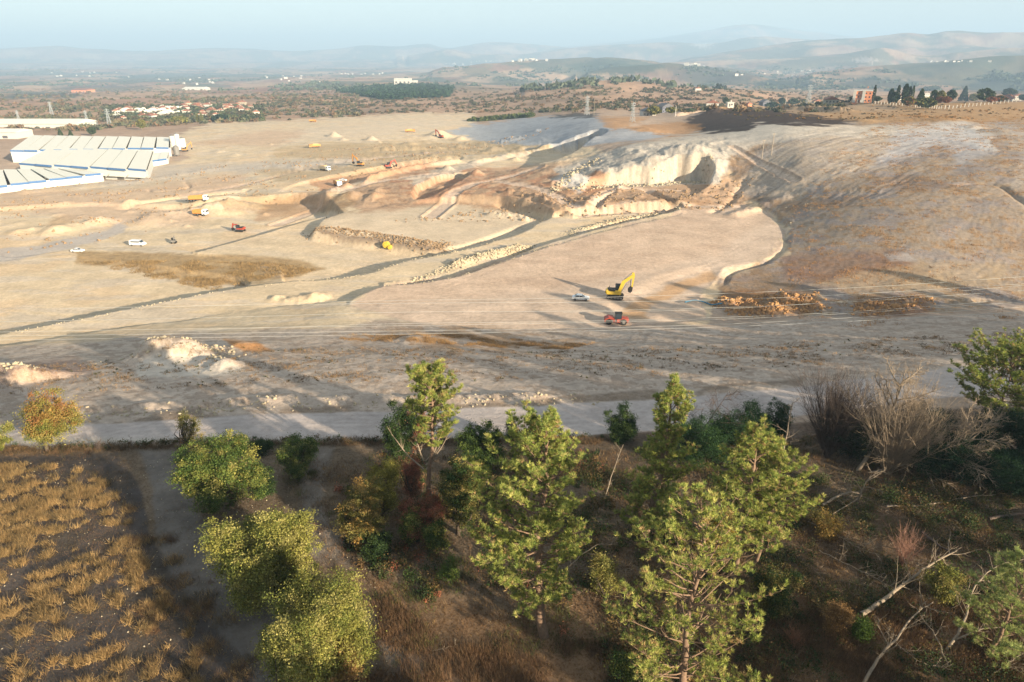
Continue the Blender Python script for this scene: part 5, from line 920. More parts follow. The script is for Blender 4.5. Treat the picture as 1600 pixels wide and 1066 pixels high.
def drumthing(t):
    MB().cyl((0, .1, 1.2), .95, .9, 'Y', 24).cyl((0, -.38, 1.2), .55, .14, 'Y', 20).build('rear_body', 'yellow', t); MB().cyl((1.2, -.4, .62), .62, 1.0, 'Y', 22, .5).build('front_drum', 'yellow', t)
    MB().box((.5, .1, .55), (2.2, .8, .4), bev=.05).bar((-.8, .5, .8), (-2.0, .9, .35), .12).bar((-.6, -.1, .6), (-1.8, -.3, .15), .16).build('frame', 'black', t)

def Az(a, b):
    "heading of the line from pixel a to pixel b on the land"
    p, q = at(*a), at(*b); return math.atan2(q[1] - p[1], q[0] - p[0])
t = sit('excavator', 961, 466, math.radians(-12), 'large yellow excavator on the pink pad with its arm raised and bucket hanging down', 'excavator'); excavator(t, 'yellow', 1.0, ((.9, 1.7), (1.9, 4.3), (4.1, 6.1), (4.0, 3.1))); t.scale = (1.0,) * 3
t = sit('road_roller', 963, 506, math.radians(176), 'red roller with a black cab below the yellow excavator at the edge of the shade', 'road roller'); roller(t); t.scale = (.92,) * 3
t = sit('parked_car', 907, 469, math.radians(-8), 'white saloon car parked left of the large yellow excavator', 'car'); car(t, 'white_paint')
t = sit('white_van', 216, 384, math.radians(-6), 'white van on the pale plain left of the grassy mound', 'van'); car(t, 'white_paint', 5.0, 2.0, True); t.scale = (1.15,) * 3
t = sit('parked_car', 122, 394, math.radians(-3), 'small white car left of the white van', 'car'); car(t, 'white_paint', 4.2, 1.75)
t = sit('yellow_machine', 604, 390, math.radians(-10), 'bright yellow machine with two round bodies parked under the rocky bank', 'construction machine'); drumthing(t); t.scale = (1.25,) * 3  # machine of unknown type, modelled by shape and colour only
t = sit('tipper_truck', 311, 315, math.radians(8), 'long tipper truck with orange body and white cab on the left plain', 'truck'); truck(t, 'white_paint', 'orange', 8.6, False)
t = sit('tipper_truck', 314, 337, math.radians(-6), 'smaller tipper truck with orange body just below the long one', 'truck'); truck(t, 'white_paint', 'orange', 6.4, False); 
t = sit('tipper_truck', 508, 267, math.radians(-35), 'white tipper truck with a heaped load above the shaded cut', 'truck'); truck(t, 'white_paint', 'cream', 8.0)
t = sit('tipper_truck', 528, 291, math.radians(-60), 'white tipper truck with an orange load in the shade of the cut', 'truck'); truck(t, 'white_paint', 'orange', 8.0)
t = sit('parked_car', 536, 283, math.radians(-20), 'small white car in the shade of the cut behind the truck', 'car'); car(t, 'white_paint')
t = sit('excavator', 563, 260, math.radians(160), 'orange-yellow excavator at the top of the shaded cut', 'excavator'); excavator(t, 'orange', 1, full=False)
t = sit('excavator', 607, 264, math.radians(30), 'red excavator in the shaded cut', 'excavator'); excavator(t, 'red', 1, ((1, 1.7), (2.2, 4), (4.4, 4.4), (5.6, 1.8)), full=False)
t = sit('excavator', 689, 216, math.radians(150), 'dark red excavator on the pale spoil heap in the distance', 'excavator'); excavator(t, 'red', 1.1, full=False)
t = sit('excavator', 376, 362, math.radians(170), 'red excavator beside the dark trench on the left plain', 'excavator'); excavator(t, 'red', .9, ((1, 1.5), (2, 3.4), (4.0, 3.2), (4.8, 1.6)), full=False); t.scale = (.85,) * 3
t = sit('tipper_truck', 492, 231, math.radians(205), 'yellow dumper far off beside small dark spoil heaps', 'truck'); truck(t, 'orange', 'orange', 9.0)
t = sit('tipper_truck', 641, 207, math.radians(10), 'orange dumper far off left of the pale spoil heap', 'truck'); truck(t, 'orange', 'orange', 9.5)
t = sit('tipper_truck', 489, 191, math.radians(0), 'tiny orange dumper at the far edge of the pale plain', 'truck'); truck(t, 'orange', 'orange', 8.0, False)
t = sit('excavator', 290, 237, math.radians(20), 'orange excavator beside the factory yard', 'excavator'); excavator(t, 'orange', 1, full=False)
t = sit('excavator', 272, 380, math.radians(100), 'small dark excavator on the rim of the dark trench, casting a long shadow', 'excavator'); excavator(t, 'steel', .7, ((.8, 1.5), (1.6, 3.2), (3.0, 3.6), (3.6, 1.6)), full=False); t.scale = (.6,) * 3
o = Tubes(); q = [at(x, y) + [0, 0, .3] for x, y in [(1070, 474), (1085, 471), (1100, 474), (1112, 478), (1128, 476)]]; o.add(curve_pts(q, 4), .17, 6); tag(o.build('blue_pipe', M['pipe_blue']), 'bright blue sheeting roll lying left of the rows of brown earth heaps', 'pipe')

# --- factory halls: corners given on the photo, roofs about 9 m above the yard
def hall(label, fl, fr, bl, br, n, zr, h, doors, name='factory_hall', fascia=1.1):
    c = [on_plane(x, y, zr) for x, y in (fl, fr, bl, br)]; o = (c[0] + c[1]) / 2; o = np.array([o[0], o[1], zr - h]); t = empty(name, o, 0, label, 'factory'); c = [q - o for q in c]
    H = c[0][2]; lerp = lambda a, b, u: a + (b - a) * u
    wl = MB()
    def quad(mb, a, b, z0, z1, off=0):
        a, b = np.array(a, float), np.array(b, float); n_ = unit(np.cross(b - a, [0, 0, 1])) * off; mb.poly([(a[0] + n_[0], a[1] + n_[1], z0), (b[0] + n_[0], b[1] + n_[1], z0), (b[0] + n_[0], b[1] + n_[1], z1), (a[0] + n_[0], a[1] + n_[1], z1)])
    for a, b in ((c[0], c[1]), (c[1], c[3]), (c[3], c[2]), (c[2], c[0])): quad(wl, a, b, -3, H)
    wl.build('wall', 'hall_wall', t); 
    for i in range(n):
        u0, u1 = i / n, (i + 1) / n; f0, f1, b0, b1 = lerp(c[0], c[1], u0), lerp(c[0], c[1], u1 - .01), lerp(c[2], c[3], u0), lerp(c[2], c[3], u1 - .01)
        st = np.array([0, -1, 0]) * (1.2 if i % 2 else 0); rf = MB(); lo, hi = np.array([0, 0, .5]), np.array([0, 0, .15]); dn = np.array([0, 0, -.5])
        A_, B_, C_, D_ = f0 + st + lo, f1 + st + hi, b1 + hi, b0 + lo
        rf.poly([A_, B_, C_, D_]).poly([A_ + dn, D_ + dn, C_ + dn, B_ + dn]).poly([A_, A_ + dn, B_ + dn, B_]).poly([B_, B_ + dn, C_ + dn, C_]).poly([C_, C_ + dn, D_ + dn, D_]).poly([D_, D_ + dn, A_ + dn, A_])
        r_ = rf.build('roof', 'hall_roof', t)
        fa = MB(); fa.poly([A_ + [0, -.12, .15], B_ + [0, -.12, .15], B_ + [0, -.12, -fascia], A_ + [0, -.12, -fascia]]); fa.build('fascia', 'hall_blue', r_)
        if doors:
            db = MB(); mx = lerp(f0, f1, .55); wd = np.linalg.norm(f1 - f0) * .2; dv = unit(f1 - f0); a_ = mx - dv * wd; b_ = mx + dv * wd; q_ = [a_ + [0, -.06, 0], b_ + [0, -.06, 0]]
            db.poly([(q_[0][0], q_[0][1], 0), (q_[1][0], q_[1][1], 0), (q_[1][0], q_[1][1], H * .42), (q_[0][0], q_[0][1], H * .42)]).build('door', 'dark_door', t)
            cn = MB(); s0, s1 = f0 + [0, -3.0, 0], f1 + [0, -3.0, 0]; cn.poly([(f0[0], f0[1] - .1, H * .62), (f1[0], f1[1] - .1, H * .62), (s1[0], s1[1], H * .52), (s0[0], s0[1], H * .52)]).build('canopy', 'hall_roof', t)
    return t
hall('long factory hall at the back with a row of cream roofs edged in blue', (16, 236), (266, 231), (50, 212), (266, 215), 11, -8, 8, False)
hall('middle factory hall with seven cream roof bays and blue-trimmed fronts', (30, 256), (230, 266), (80, 231), (240, 236), 7, -8, 9, True)
hall('front factory hall with flat pale roof panels cut by the left edge', (-120, 306), (160, 271), (-80, 268), (110, 263), 9, -10, 7, False)
hall('low white annex between the middle hall and the yard', (236, 252), (262, 248), (240, 240), (264, 238), 2, -11, 5, False)
for i, (px, py, w_, h_, m_) in enumerate([(272, 232, 8, 9, 'concrete'), (280, 236, 6, 12, 'hall_wall'), (277, 244, 7, 6, 'steel'), (286, 232, 9, 7, 'hall_wall')]):
    t = sit('silo', px, py, 0, ['grey silo at the corner of the back hall', 'tall white silo in the factory yard', 'short steel silo nearest the sand plain', 'wide white silo at the outer edge of the yard'][i], 'silo'); MB().cyl((0, 0, h_ / 2 + 1), w_ * .3, h_, 'Z', 18).build('tank', m_, t); MB().cyl((0, 0, h_ + 1.5), w_ * .3, 1.2, 'Z', 18, .4).build('roof', 'steel', t)
    l_ = MB()
    for a in range(4): l_.box((math.cos(a * 1.57 + .8) * w_ * .25, math.sin(a * 1.57 + .8) * w_ * .25, .5), (.3, .3, 2.4))
    l_.build('legs', 'steel', t)
def shed(label, px0, px1, py, D, h, z, roof='hall_roof', wall='white_wall', name='warehouse', cat='warehouse'):
    a, b = on_plane(px0, py, z), on_plane(px1, py, z); t = empty(name, (a + b) / 2, math.atan2(b[1] - a[1], b[0] - a[0]), label, cat); L = np.linalg.norm(b - a)
    MB().box((0, D / 2, h / 2 - 1), (L, D, h + 2)).build('wall', wall, t); r_ = MB().prism([(-1, h), (D + 1, h), (D / 2, h + D * .08 + .5)], -L / 2 - .5, L / 2 + .5).build('roof', roof, t); r_.rotation_euler = (0, 0, math.pi / 2)
    w = MB()
    for k in range(int(L / 12)): w.box((-L / 2 + 6 + 12 * k, -.06, h * .4), (5, .1, h * .35))
    if int(L / 12): w.build('window_row', 'grey_roof', t)
shed('long pale low building on the plain behind the factory, at the left edge', -30, 120, 204, 45, 7, -22); shed('small white warehouse at the left edge above the factory', -20, 27, 219, 25, 7, -18); shed('white building on the far plain below the mountains', 285, 318, 145, 60, 12, -55); 
shed('large white building on the wooded hilltop', 616, 642, 132, 25, 14, -18); shed('white shed at the right of the hilltop building', 642, 652, 131, 15, 8, -18); shed('long reddish-roofed shed on the far plain', 112, 134, 145, 60, 8, -60, 'tile', 'salmon')

# --- houses
def house(w, d, h, wall, roof, name='house', rows=1):
    t = empty(name, (0, 0, 0)); MB().box((0, 0, h / 2 - 1), (w, d, h + 2)).build('wall', wall, t)
    if roof == 'flat': r_ = MB().box((0, 0, h + .2), (w + .6, d + .6, .4)).build('roof', 'concrete', t)
    else: r_ = MB().prism([(-w / 2 - .5, h), (w / 2 + .5, h), (0, h + w * .24)], -d / 2 - .5, d / 2 + .5).build('roof', roof, t)
    MB().box((w * .2, d * .2, h + w * .2), (.7, .7, 1.4)).build('chimney', wall, r_)
    for r in range(rows):
        for k in range(max(2, int(w / 3))): MB().box((-w / 2 + 1.6 + k * (w - 3.2) / max(1, int(w / 3) - 1), -d / 2 - .04, 1.7 + 3 * r), (1.1, .12, 1.3)).build('window', 'glass', t)
    MB().box((-w * .15, -d / 2 - .05, 1), (1.0, .14, 2)).build('door', 'dark_door', t); return t
def place(t, px, py, rz, label, group=None, z=None, sc=None):
    P = at(px, py) if z is None else on_plane(px, py, z); P[2] = hz(P[0], P[1]); t.location = tuple(P); t.rotation_euler = (0, 0, rz); tag(t, label, 'house', group)
    if sc: t.scale = (sc,) * 3
    return t
t = house(15, 11, 9.5, 'salmon', 'flat', rows=3); place(t, 1346, 160, -.5, 'three-storey house with salmon and grey walls left of the cypress row')
b2 = MB().box((-6.2, -5.9, 5), (2.4, 1, 10)).box((1, -5.9, 5), (2.4, 1, 10)).build('stair_bay', 'white_wall', t); MB().box((-2.6, -5.9, 3.3), (4.6, 1.0, .3)).box((-2.6, -5.9, 6.4), (4.6, 1.0, .3)).build('balcony', 'slate', t)
for (w, d, h, wm, rm, px, py, rz, lb_, sc) in [
    (14, 9, 5, 'white_wall', 'tile', 1113, 168, -.3, 'white bungalow with an orange roof above the dark embankment', 1), (5, 5, 3, 'white_wall', 'flat', 1140, 167, 0, 'tiny white hut right of the orange-roofed bungalow', 1), (6, 5, 3.2, 'salmon', 'tile', 1170, 166, .3, 'small salmon hut on the rim of the embankment', 1),
    (14, 8, 5.5, 'slate', 'grey_roof', 1194, 166, .5, 'dark-roofed house sunk among bushes on the embankment rim', 1), (14, 8, 3.5, 'cream', 'tile', 1276, 162, .1, 'low red-roofed house left of the pale poles', 1), (12, 8, 3.5, 'cream', 'tile', 1298, 162, -.2, 'low red-roofed house behind the pale poles', 1),
    (12, 9, 6, 'white_wall', 'flat', 1446, 152, 0, 'white house among the trees behind the concrete posts', 1), (12, 9, 6, 'white_wall', 'tile', 1402, 156, .3, 'white house half hidden by the cypresses', 1), (14, 10, 7, 'white_wall', 'tile', 1588, 157, -.2, 'white house with an orange roof at the right edge', 1),
    (12, 8, 4, 'white_wall', 'grey_roof', 1012, 181, .2, 'white farmhouse behind the round yellow-green trees', 1), (13, 9, 6, 'slate', 'grey_roof', 1038, 176, .5, 'grey farmhouse between the round yellow-green trees', 1), (10, 8, 5, 'white_wall', 'tile', 1090, 143, 0, 'small farmhouse alone on the dry slope', 1)]:
    place(house(w, d, h, wm, rm, rows=2 if h > 5 else 1), px, py, rz, lb_, None, None, sc)
vh = [house(10, 8, 5, 'cream', 'tile'), house(9, 8, 5, 'white_wall', 'tile'), house(12, 8, 4, 'white_wall', 'hall_roof')]; used = [0, 0, 0]; rv = np.random.default_rng(5); VL = 'small pale house in the village between the trees and the factory plain'; VG = 'houses of the distant village'
for h_ in vh: reg(h_)
for i in range(72):
    px = rv.uniform(182, 402); py = 181 - (px - 182) * .045 + rv.normal() * 4.6; k = 2 if px < 290 and rv.uniform() < .45 else int(rv.integers(0, 2)); P = at(px, py); P[2] = hz(P[0], P[1]) - .3; rz = rv.uniform(-.6, .6); s_ = rv.uniform(.8, 1.25)
    if not used[k]: o = vh[k]; used[k] = 1; o.location = tuple(P); o.rotation_euler = (0, 0, rz); o.scale = (s_,) * 3
    else: o = dup(vh[k], P, rz, None, (s_,) * 3)
    tag(o, VL, 'house', VG)
fb = empty('town_block', (0, 0, 0)); MB().box((0, 0, 9), (26, 14, 22)).build('wall', 'white_wall', fb); MB().box((0, 0, 20.3), (27, 15, .8)).build('roof', 'concrete', fb); reg(fb); fu = 0
for i in range(120):
    c_ = [(715, 101, 22, 1.2), (765, 97, 45, 1.5), (830, 95, 30, 1.2), (560, 116, 50, 1), (1085, 103, 12, .8), (300, 128, 90, 6), (120, 118, 80, 5), (1230, 116, 60, 5), (450, 122, 60, 5), (1500, 97, 45, .8)][i % 10]; px = rv.normal(c_[0], c_[2] * .5); py = rv.normal(c_[1], c_[3] * .6)
    P = at(px, py, 400); D_ = np.hypot(P[0], P[1])
    if D_ > 15000: continue
    s_ = rv.uniform(.5, 1.0) * (.4 if px > 1300 else .7 if py < 105 else .5); o = fb if not fu else dup(fb, P, 0); fu = 1; o.location = (P[0], P[1], P[2] - 1); o.scale = (s_ * rv.uniform(.7, 1.6), s_, s_); o.rotation_euler = (0, 0, rv.uniform(-.5, .5)); tag(o, 'tiny pale block of a far-off town in the haze', 'building', 'blocks of the far-off towns')

# --- trees of the plateau and countryside
def fartree(kind, H, Wd, seed, pal):
    rg = np.random.default_rng(seed); t = empty({'c': 'cypress_tree', 'r': 'round_tree', 'p': 'conifer_tree', 'b': 'poplar_tree'}[kind], (0, 0, 0)); n = 900; u = rg.uniform(0, 1, n); a = rg.uniform(0, 6.28, n)
    if kind == 'c' or kind == 'b': R = Wd / 2 * np.sin(np.pi * np.clip(u * .93 + .05, 0, 1)) ** .6; z = H * (.05 + .95 * u)
    elif kind == 'p': R = Wd / 2 * (1 - u) ** .8 + .2; z = H * (.08 + .92 * u)
    else: R = Wd / 2 * np.sqrt(np.clip(1 - (2 * u - 1) ** 2, 0, 1)) * (1 + .25 * np.sin(a * 3 + u * 7)); z = H * (.2 + .8 * u)
    rr = R * np.sqrt(rg.uniform(.3, 1, n)); P = np.stack([rr * np.cos(a), rr * np.sin(a), z], 1); V, F = leaves(P, rg, Wd * .10 if kind != 'c' else Wd * .16); MB().cyl((0, 0, H * .15), .2, H * .5, 'Z', 6, .1).build('trunk', 'pole_wood', t)
    mesh_np('crown', V, F, M['scrub'], t, np.repeat(pick(pal, n, rg), 4, 0)); reg(t); return t
DG = [(50, 66, 48), (42, 58, 44), (62, 78, 50)]; YG = [(120, 118, 60), (100, 104, 56), (140, 128, 70)]; RG = [(150, 96, 66), (132, 84, 60)]; MG = [(78, 90, 58), (66, 80, 52)]
TREES = [('c', 1363, 163, 133, 5, DG, 'dark cypress standing alone right of the three-storey house'), ('c', 1390, 162, 139, 9, DG, 'broad dark cypress at the left of the cypress row'), ('c', 1400, 162, 133, 6, DG, 'slim cypress second in the row'), ('c', 1411, 163, 132, 10, DG, 'tallest dark cypress in the middle of the row'), ('c', 1418, 162, 135, 6, DG, 'slim cypress right of the tallest one'), ('c', 1423, 162, 134, 5, MG, 'thin pale cypress at the right end of the row'),
    ('r', 1396, 163, 144, 14, DG, 'round dark tree in the cypress row'), ('r', 1419, 168, 151, 16, YG + RG, 'yellow-brown round tree before the cypress row'), ('p', 1436, 166, 139, 16, MG, 'conical green tree right of the cypress row'), ('r', 1446, 170, 154, 26, YG + MG, 'wide yellow-green thicket at the corner of the posts'), ('r', 1457, 162, 141, 12, MG, 'green round tree behind the yellow-green thicket'), ('r', 1468, 162, 142, 13, YG, 'pale olive round tree behind the red bush'),
    ('r', 1467, 163, 151, 11, RG, 'brown-red bush left of the red bush'), ('r', 1478, 163, 151, 12, RG, 'red bush in the row behind the posts'), ('r', 1484, 161, 141, 14, DG, 'dark round tree behind the red bush'), ('p', 1504, 160, 135, 15, DG, 'tall dark conical conifer in the middle of the plateau'), ('r', 1537, 160, 139, 22, MG, 'large round green tree right of the dark conifer'), ('r', 1520, 160, 147, 14, YG, 'pale yellowish tree between the conifer and the large round tree'),
    ('r', 1548, 161, 152, 14, RG, 'low red-brown bush by the large round tree'), ('r', 1562, 160, 150, 16, RG + MG, 'reddish tree left of the orange-roofed white house'), ('r', 1574, 159, 148, 14, RG, 'dull red tree touching the orange-roofed white house'), ('r', 1575, 152, 139, 18, DG, 'dark tree crown behind the orange-roofed white house'), ('r', 1600, 158, 148, 16, DG, 'dark green bush at the right edge of the plateau'),
    ('r', 1221, 164, 153, 10, DG, 'dark round bush left of the tall pylon'), ('r', 1240, 164, 155, 15, MG, 'wide green bush beside the tall pylon'), ('r', 1256, 162, 155, 10, YG, 'yellowish bush right of the wide green bush'), ('r', 1332, 160, 150, 10, MG, 'small green tree left of the three-storey house'), ('r', 1370, 160, 151, 12, MG, 'low green bush right of the lone cypress'), ('r', 1022, 181, 167, 20, YG, 'round yellow-green tree by the white farmhouse'), ('r', 1048, 178, 168, 16, YG, 'round yellow-green tree right of the grey farmhouse'),
    ('r', 1076, 176, 170, 13, MG, 'dark green bush right of the farmhouses'), ('r', 1133, 164, 152, 9, MG, 'tree behind the orange-roofed bungalow'), ('r', 1205, 168, 161, 22, DG, 'dark thicket below the dark-roofed house'), ('p', 95, 213, 201, 8, MG, 'olive tree on the plain above the left of the factory'), ('p', 111, 213, 203, 7, MG, 'small olive tree right beside the one above the factory'), ('r', 222, 203, 187, 13, YG, 'pale poplar clump above the right end of the factory'),
    ('r', 145, 212, 199, 12, MG, 'grey-green tree behind the back factory hall'), ('b', 310, 192, 178, 5, YG, 'yellow poplar at the near edge of the village'), ('b', 316, 192, 176, 5, YG, 'taller yellow poplar at the near edge of the village'), ('r', 40, 214, 200, 8, MG, 'small dark tree between the white warehouse and the factory'), ('r', 345, 190, 180, 22, DG, 'dark thicket at the near side of the village'), ('r', 280, 193, 184, 26, YG, 'olive thicket below the village')]
for i, (kd, px, py, yt, wpx, pal, lab) in enumerate(TREES):
    P, H, *_ = spot(px, py, yt); t = fartree(kd, max(2, H), wpx * depth(P) / FPX, 500 + i, pal); t.location = tuple(P); tag(t, lab, 'tree')

# --- scrub dotting the dry hills, hedges and the plantation: far too many to count
def blobs(name, P, r, ntri, cols, seed, hz_=.8):
    rg = np.random.default_rng(seed); n = len(P); Z_ = terrain_h(P[:, 0], P[:, 1]); rr = r * rg.uniform(.5, 1.5, n); v = rg.normal(size=(n, ntri, 3)); v /= np.linalg.norm(v, axis=2)[:, :, None]; v[:, :, 2] = np.abs(v[:, :, 2]) * hz_
    Q = np.stack([P[:, 0], P[:, 1], Z_ - .1], 1)[:, None] + v * (rr[:, None, None] * rg.uniform(.5, 1, (n, ntri, 1))); Q = Q.reshape(-1, 3); V, F = leaves(Q, rg, 1.0); s_ = np.repeat(rr * .42, ntri * 4)[:, None]; c = np.repeat(Q, 4, 0); V = c + (V - c) * s_
    o = mesh_np(name, V, F, M['scrub'], None, np.repeat(pick(cols, n, rg), ntri * 4, 0)); o['kind'] = 'stuff'; return o
def pxscatter(n, x0, x1, y0, y1, seed, dens=None, ok=None):
    rg = np.random.default_rng(seed); px = rg.uniform(x0, x1, n * 6); py = rg.uniform(y0, y1, n * 6); az_ = np.array([ray(a, b) for a, b in zip(px, py)]); 
    # march all rays at once over the land
    ts = np.geomspace(300, 14000, 120)[:, None] / np.hypot(az_[:, 0], az_[:, 1])[None]; X_ = az_[:, 0] * ts; Y_ = az_[:, 1] * ts; Z_ = CAMZ + az_[:, 2] * ts; Hh = terrain_h(X_, Y_, False); hit = Z_ < Hh; i = hit.argmax(0); good = hit.any(0); j = np.arange(len(px)); i0 = np.maximum(i - 1, 0)
    g0 = (Z_ - Hh)[i0, j]; g1 = (Z_ - Hh)[i, j]; w = np.clip(g0 / (g0 - g1 + 1e-9), 0, 1); x = X_[i0, j] * (1 - w) + X_[i, j] * w; y = Y_[i0, j] * (1 - w) + Y_[i, j] * w
    if dens is not None: good &= rg.uniform(size=len(px)) < dens(x, y, px, py)
    return np.stack([x, y], 1)[good][:n]
NOP = [(-50, 250), (-50, 195), (60, 205), (140, 204), (330, 193), (480, 187), (640, 178), (800, 176), (1600, 176), (1600, 400), (-50, 400)]
ou = lambda x, y, px, py: (poly_sdf(px, py, NOP) > 0) * 1.0
blobs('hill_scrub', pxscatter(2600, 420, 1330, 138, 184, 1, lambda x, y, px, py: ou(x, y, px, py) * (.12 + .88 * sstep(.0, .25, fbm(x, y, 120, 4, .6, off=5)))), 3.0, 22, [(96, 94, 68), (84, 86, 64), (108, 98, 70), (122, 98, 72)], 2)
blobs('valley_scrub', pxscatter(2200, -60, 560, 140, 210, 3, lambda x, y, px, py: ou(x, y, px, py) * (.1 + .9 * sstep(.02, .22, fbm(x, y, 160, 4, .6, off=15)))), 4.2, 20, [(108, 108, 80), (96, 98, 76), (122, 110, 82), (134, 108, 82)], 4)  # scrub colours lightened, distance haze mixed into the palette
blobs('village_trees', pxscatter(900, 165, 410, 166, 190, 5), 5.0, 24, [(74, 84, 56), (90, 94, 62), (84, 76, 54)], 6)
blobs('pine_plantation', pxscatter(3200, 522, 712, 131, 156, 7, lambda x, y, px, py: (poly_sdf(px, py, [(525, 143), (560, 137), (640, 131), (710, 137), (700, 152), (600, 156)]) < 0) * 1.0), 4.6, 18, [(52, 72, 50), (44, 62, 46), (60, 82, 54)], 8, 1.4)
blobs('far_woodland', pxscatter(1500, -60, 1660, 104, 142, 9, lambda x, y, px, py: sstep(.05, .25, fbm(x, y * .7, 500, 5, .6, off=25))), 11, 14, [(92, 102, 84), (98, 104, 82)], 10, .6)  # leaf colours paled to carry some of the haze
blobs('young_pines', pxscatter(420, 730, 832, 181, 190, 11, lambda x, y, px, py: (np.abs(py - (190.5 - (px - 730) * .085)) < 1.3) * 1.0), 2.6, 26, [(92, 100, 54), (80, 92, 52)], 12, 1.2)
blobs('plateau_scrub', pxscatter(500, 1130, 1600, 158, 188, 13, lambda x, y, px, py: .15 + .85 * sstep(.1, .3, fbm(x, y, 25, 3, .6, off=35))), .8, 22, [(110, 92, 60), (150, 112, 66), (90, 84, 56)], 14)

# --- rubble
def rocks(name, P, r, seed, mat='rock'):
    rg = np.random.default_rng(seed); ph = (1 + 5 ** .5) / 2; iv = np.array([(-1, ph, 0), (1, ph, 0), (-1, -ph, 0), (1, -ph, 0), (0, -1, ph), (0, 1, ph), (0, -1, -ph), (0, 1, -ph), (ph, 0, -1), (ph, 0, 1), (-ph, 0, -1), (-ph, 0, 1)]) / 1.9
    ft = np.array([(0, 11, 5), (0, 5, 1), (0, 1, 7), (0, 7, 10), (0, 10, 11), (1, 5, 9), (5, 11, 4), (11, 10, 2), (10, 7, 6), (7, 1, 8), (3, 9, 4), (3, 4, 2), (3, 2, 6), (3, 6, 8), (3, 8, 9), (4, 9, 5), (2, 4, 11), (6, 2, 10), (8, 6, 7), (9, 8, 1)])
    n = len(P); rr = r * rg.uniform(.35, 1.0, n) ** 1.6 * 1.5; Z_ = terrain_h(P[:, 0], P[:, 1]); V = iv[None] * rg.uniform(.6, 1.25, (n, 12, 1)) * rg.uniform(.6, 1.3, (n, 1, 3)) * rr[:, None, None] + np.stack([P[:, 0], P[:, 1], Z_ + rr * .2], 1)[:, None]
    F = ft[None] + (np.arange(n) * 12)[:, None, None]; o = mesh_np(name, V.reshape(-1, 3), F.reshape(-1, 3), M[mat]); o['kind'] = 'stuff'; return o
def along(pts, z, n, w, seed):
    rg = np.random.default_rng(seed); c = curve_pts(PW(z, pts), 12); i = rg.uniform(0, len(c) - 1.001, n); k = i.astype(int); f = (i - k)[:, None]; return c[k] * (1 - f) + c[k + 1] * f + rg.normal(size=(n, 2)) * w
rocks('rubble', np.concatenate([along([(700, 416), (760, 398), (830, 382)], -1.6, 900, 1.5, 1), along([(880, 364), (960, 346), (1010, 338), (1058, 333)], -1.6, 700, 1.5, 2), along([(640, 436), (700, 418)], -1.6, 120, .8, 3), along([(760, 400), (800, 390), (830, 384)], -1.6, 300, 1.2, 4)]), .32, 5)
rocks('bank_rocks', along([(488, 363), (560, 372), (640, 385), (695, 393)], -6, 1700, 2.2, 6), .30, 7, 'rock_brown'); rocks('cliff_rubble', np.concatenate([along([(862, 292), (885, 282), (905, 272), (930, 262)], 3, 240, 1.8, 8), along([(900, 292), (980, 288), (1060, 284), (1110, 280)], 2, 300, 2.2, 9)]), .55, 10)
rocks('roadside_stones', along([(-40, 652), (250, 646), (420, 640), (700, 634), (930, 624)], 15.8, 420, 1.3, 11), .16, 12); rocks('knoll_rocks', np.concatenate([along([(220, 574), (260, 562), (320, 560), (355, 580)], 8, 220, 2.2, 13), along([(5, 605), (50, 598)], 12, 70, 1.2, 14)]), .25, 15)
rocks('plain_stones', np.concatenate([scatter([(0, 290), (560, 225), (860, 220), (700, 260), (500, 300), (0, 400)], 1500, -10, 41, lambda x, y: sstep(.0, .3, fbm(x, y, 25, 3, .6, off=71))), scatter([(600, 330), (860, 300), (1180, 300), (1150, 330), (850, 330)], 500, 0, 42)]), .5, 43, 'rock_brown')
rocks('earth_clods', np.concatenate([along([(1120, 468), (1270, 464)], 1.2, 900, 1.3, 16), along([(1145, 484), (1285, 480)], 1.2, 700, 1.2, 17), along([(1340, 476), (1450, 470)], 2, 500, 1.2, 18), along([(1340, 490), (1440, 484)], 2, 380, 1.0, 19)]), .32, 20, simple('x', (1, 1, 1)) and 'rock_earth' if False else 'rock_earth' if M.setdefault('rock_earth', simple('brown_earth', (174, 132, 88), .95, 0, .3, 1.5, .05)) else None)
rocks('field_stones', np.concatenate([scatter([(0, 720), (420, 700), (600, 900), (760, 1100), (0, 1100)], 700, 18, 21), scatter(sl, 1500, 11, 22)]), .05, 23)
rocks('pad_edge_stones', np.concatenate([along([(600, 446), (705, 434), (830, 394), (957, 357), (1050, 338)], .2, 220, .4, 25), along([(380, 450), (480, 438), (560, 431), (640, 407), (740, 387), (850, 346)], -2.3, 240, .4, 4), along([(0, 523), (130, 498), (250, 474), (368, 450)], -2.3, 100, .5, 24), along([(530, 330), (560, 325), (1210, 335), (1222, 360), (1200, 405)], 0, 60, .5, 26)]), .17, 27)

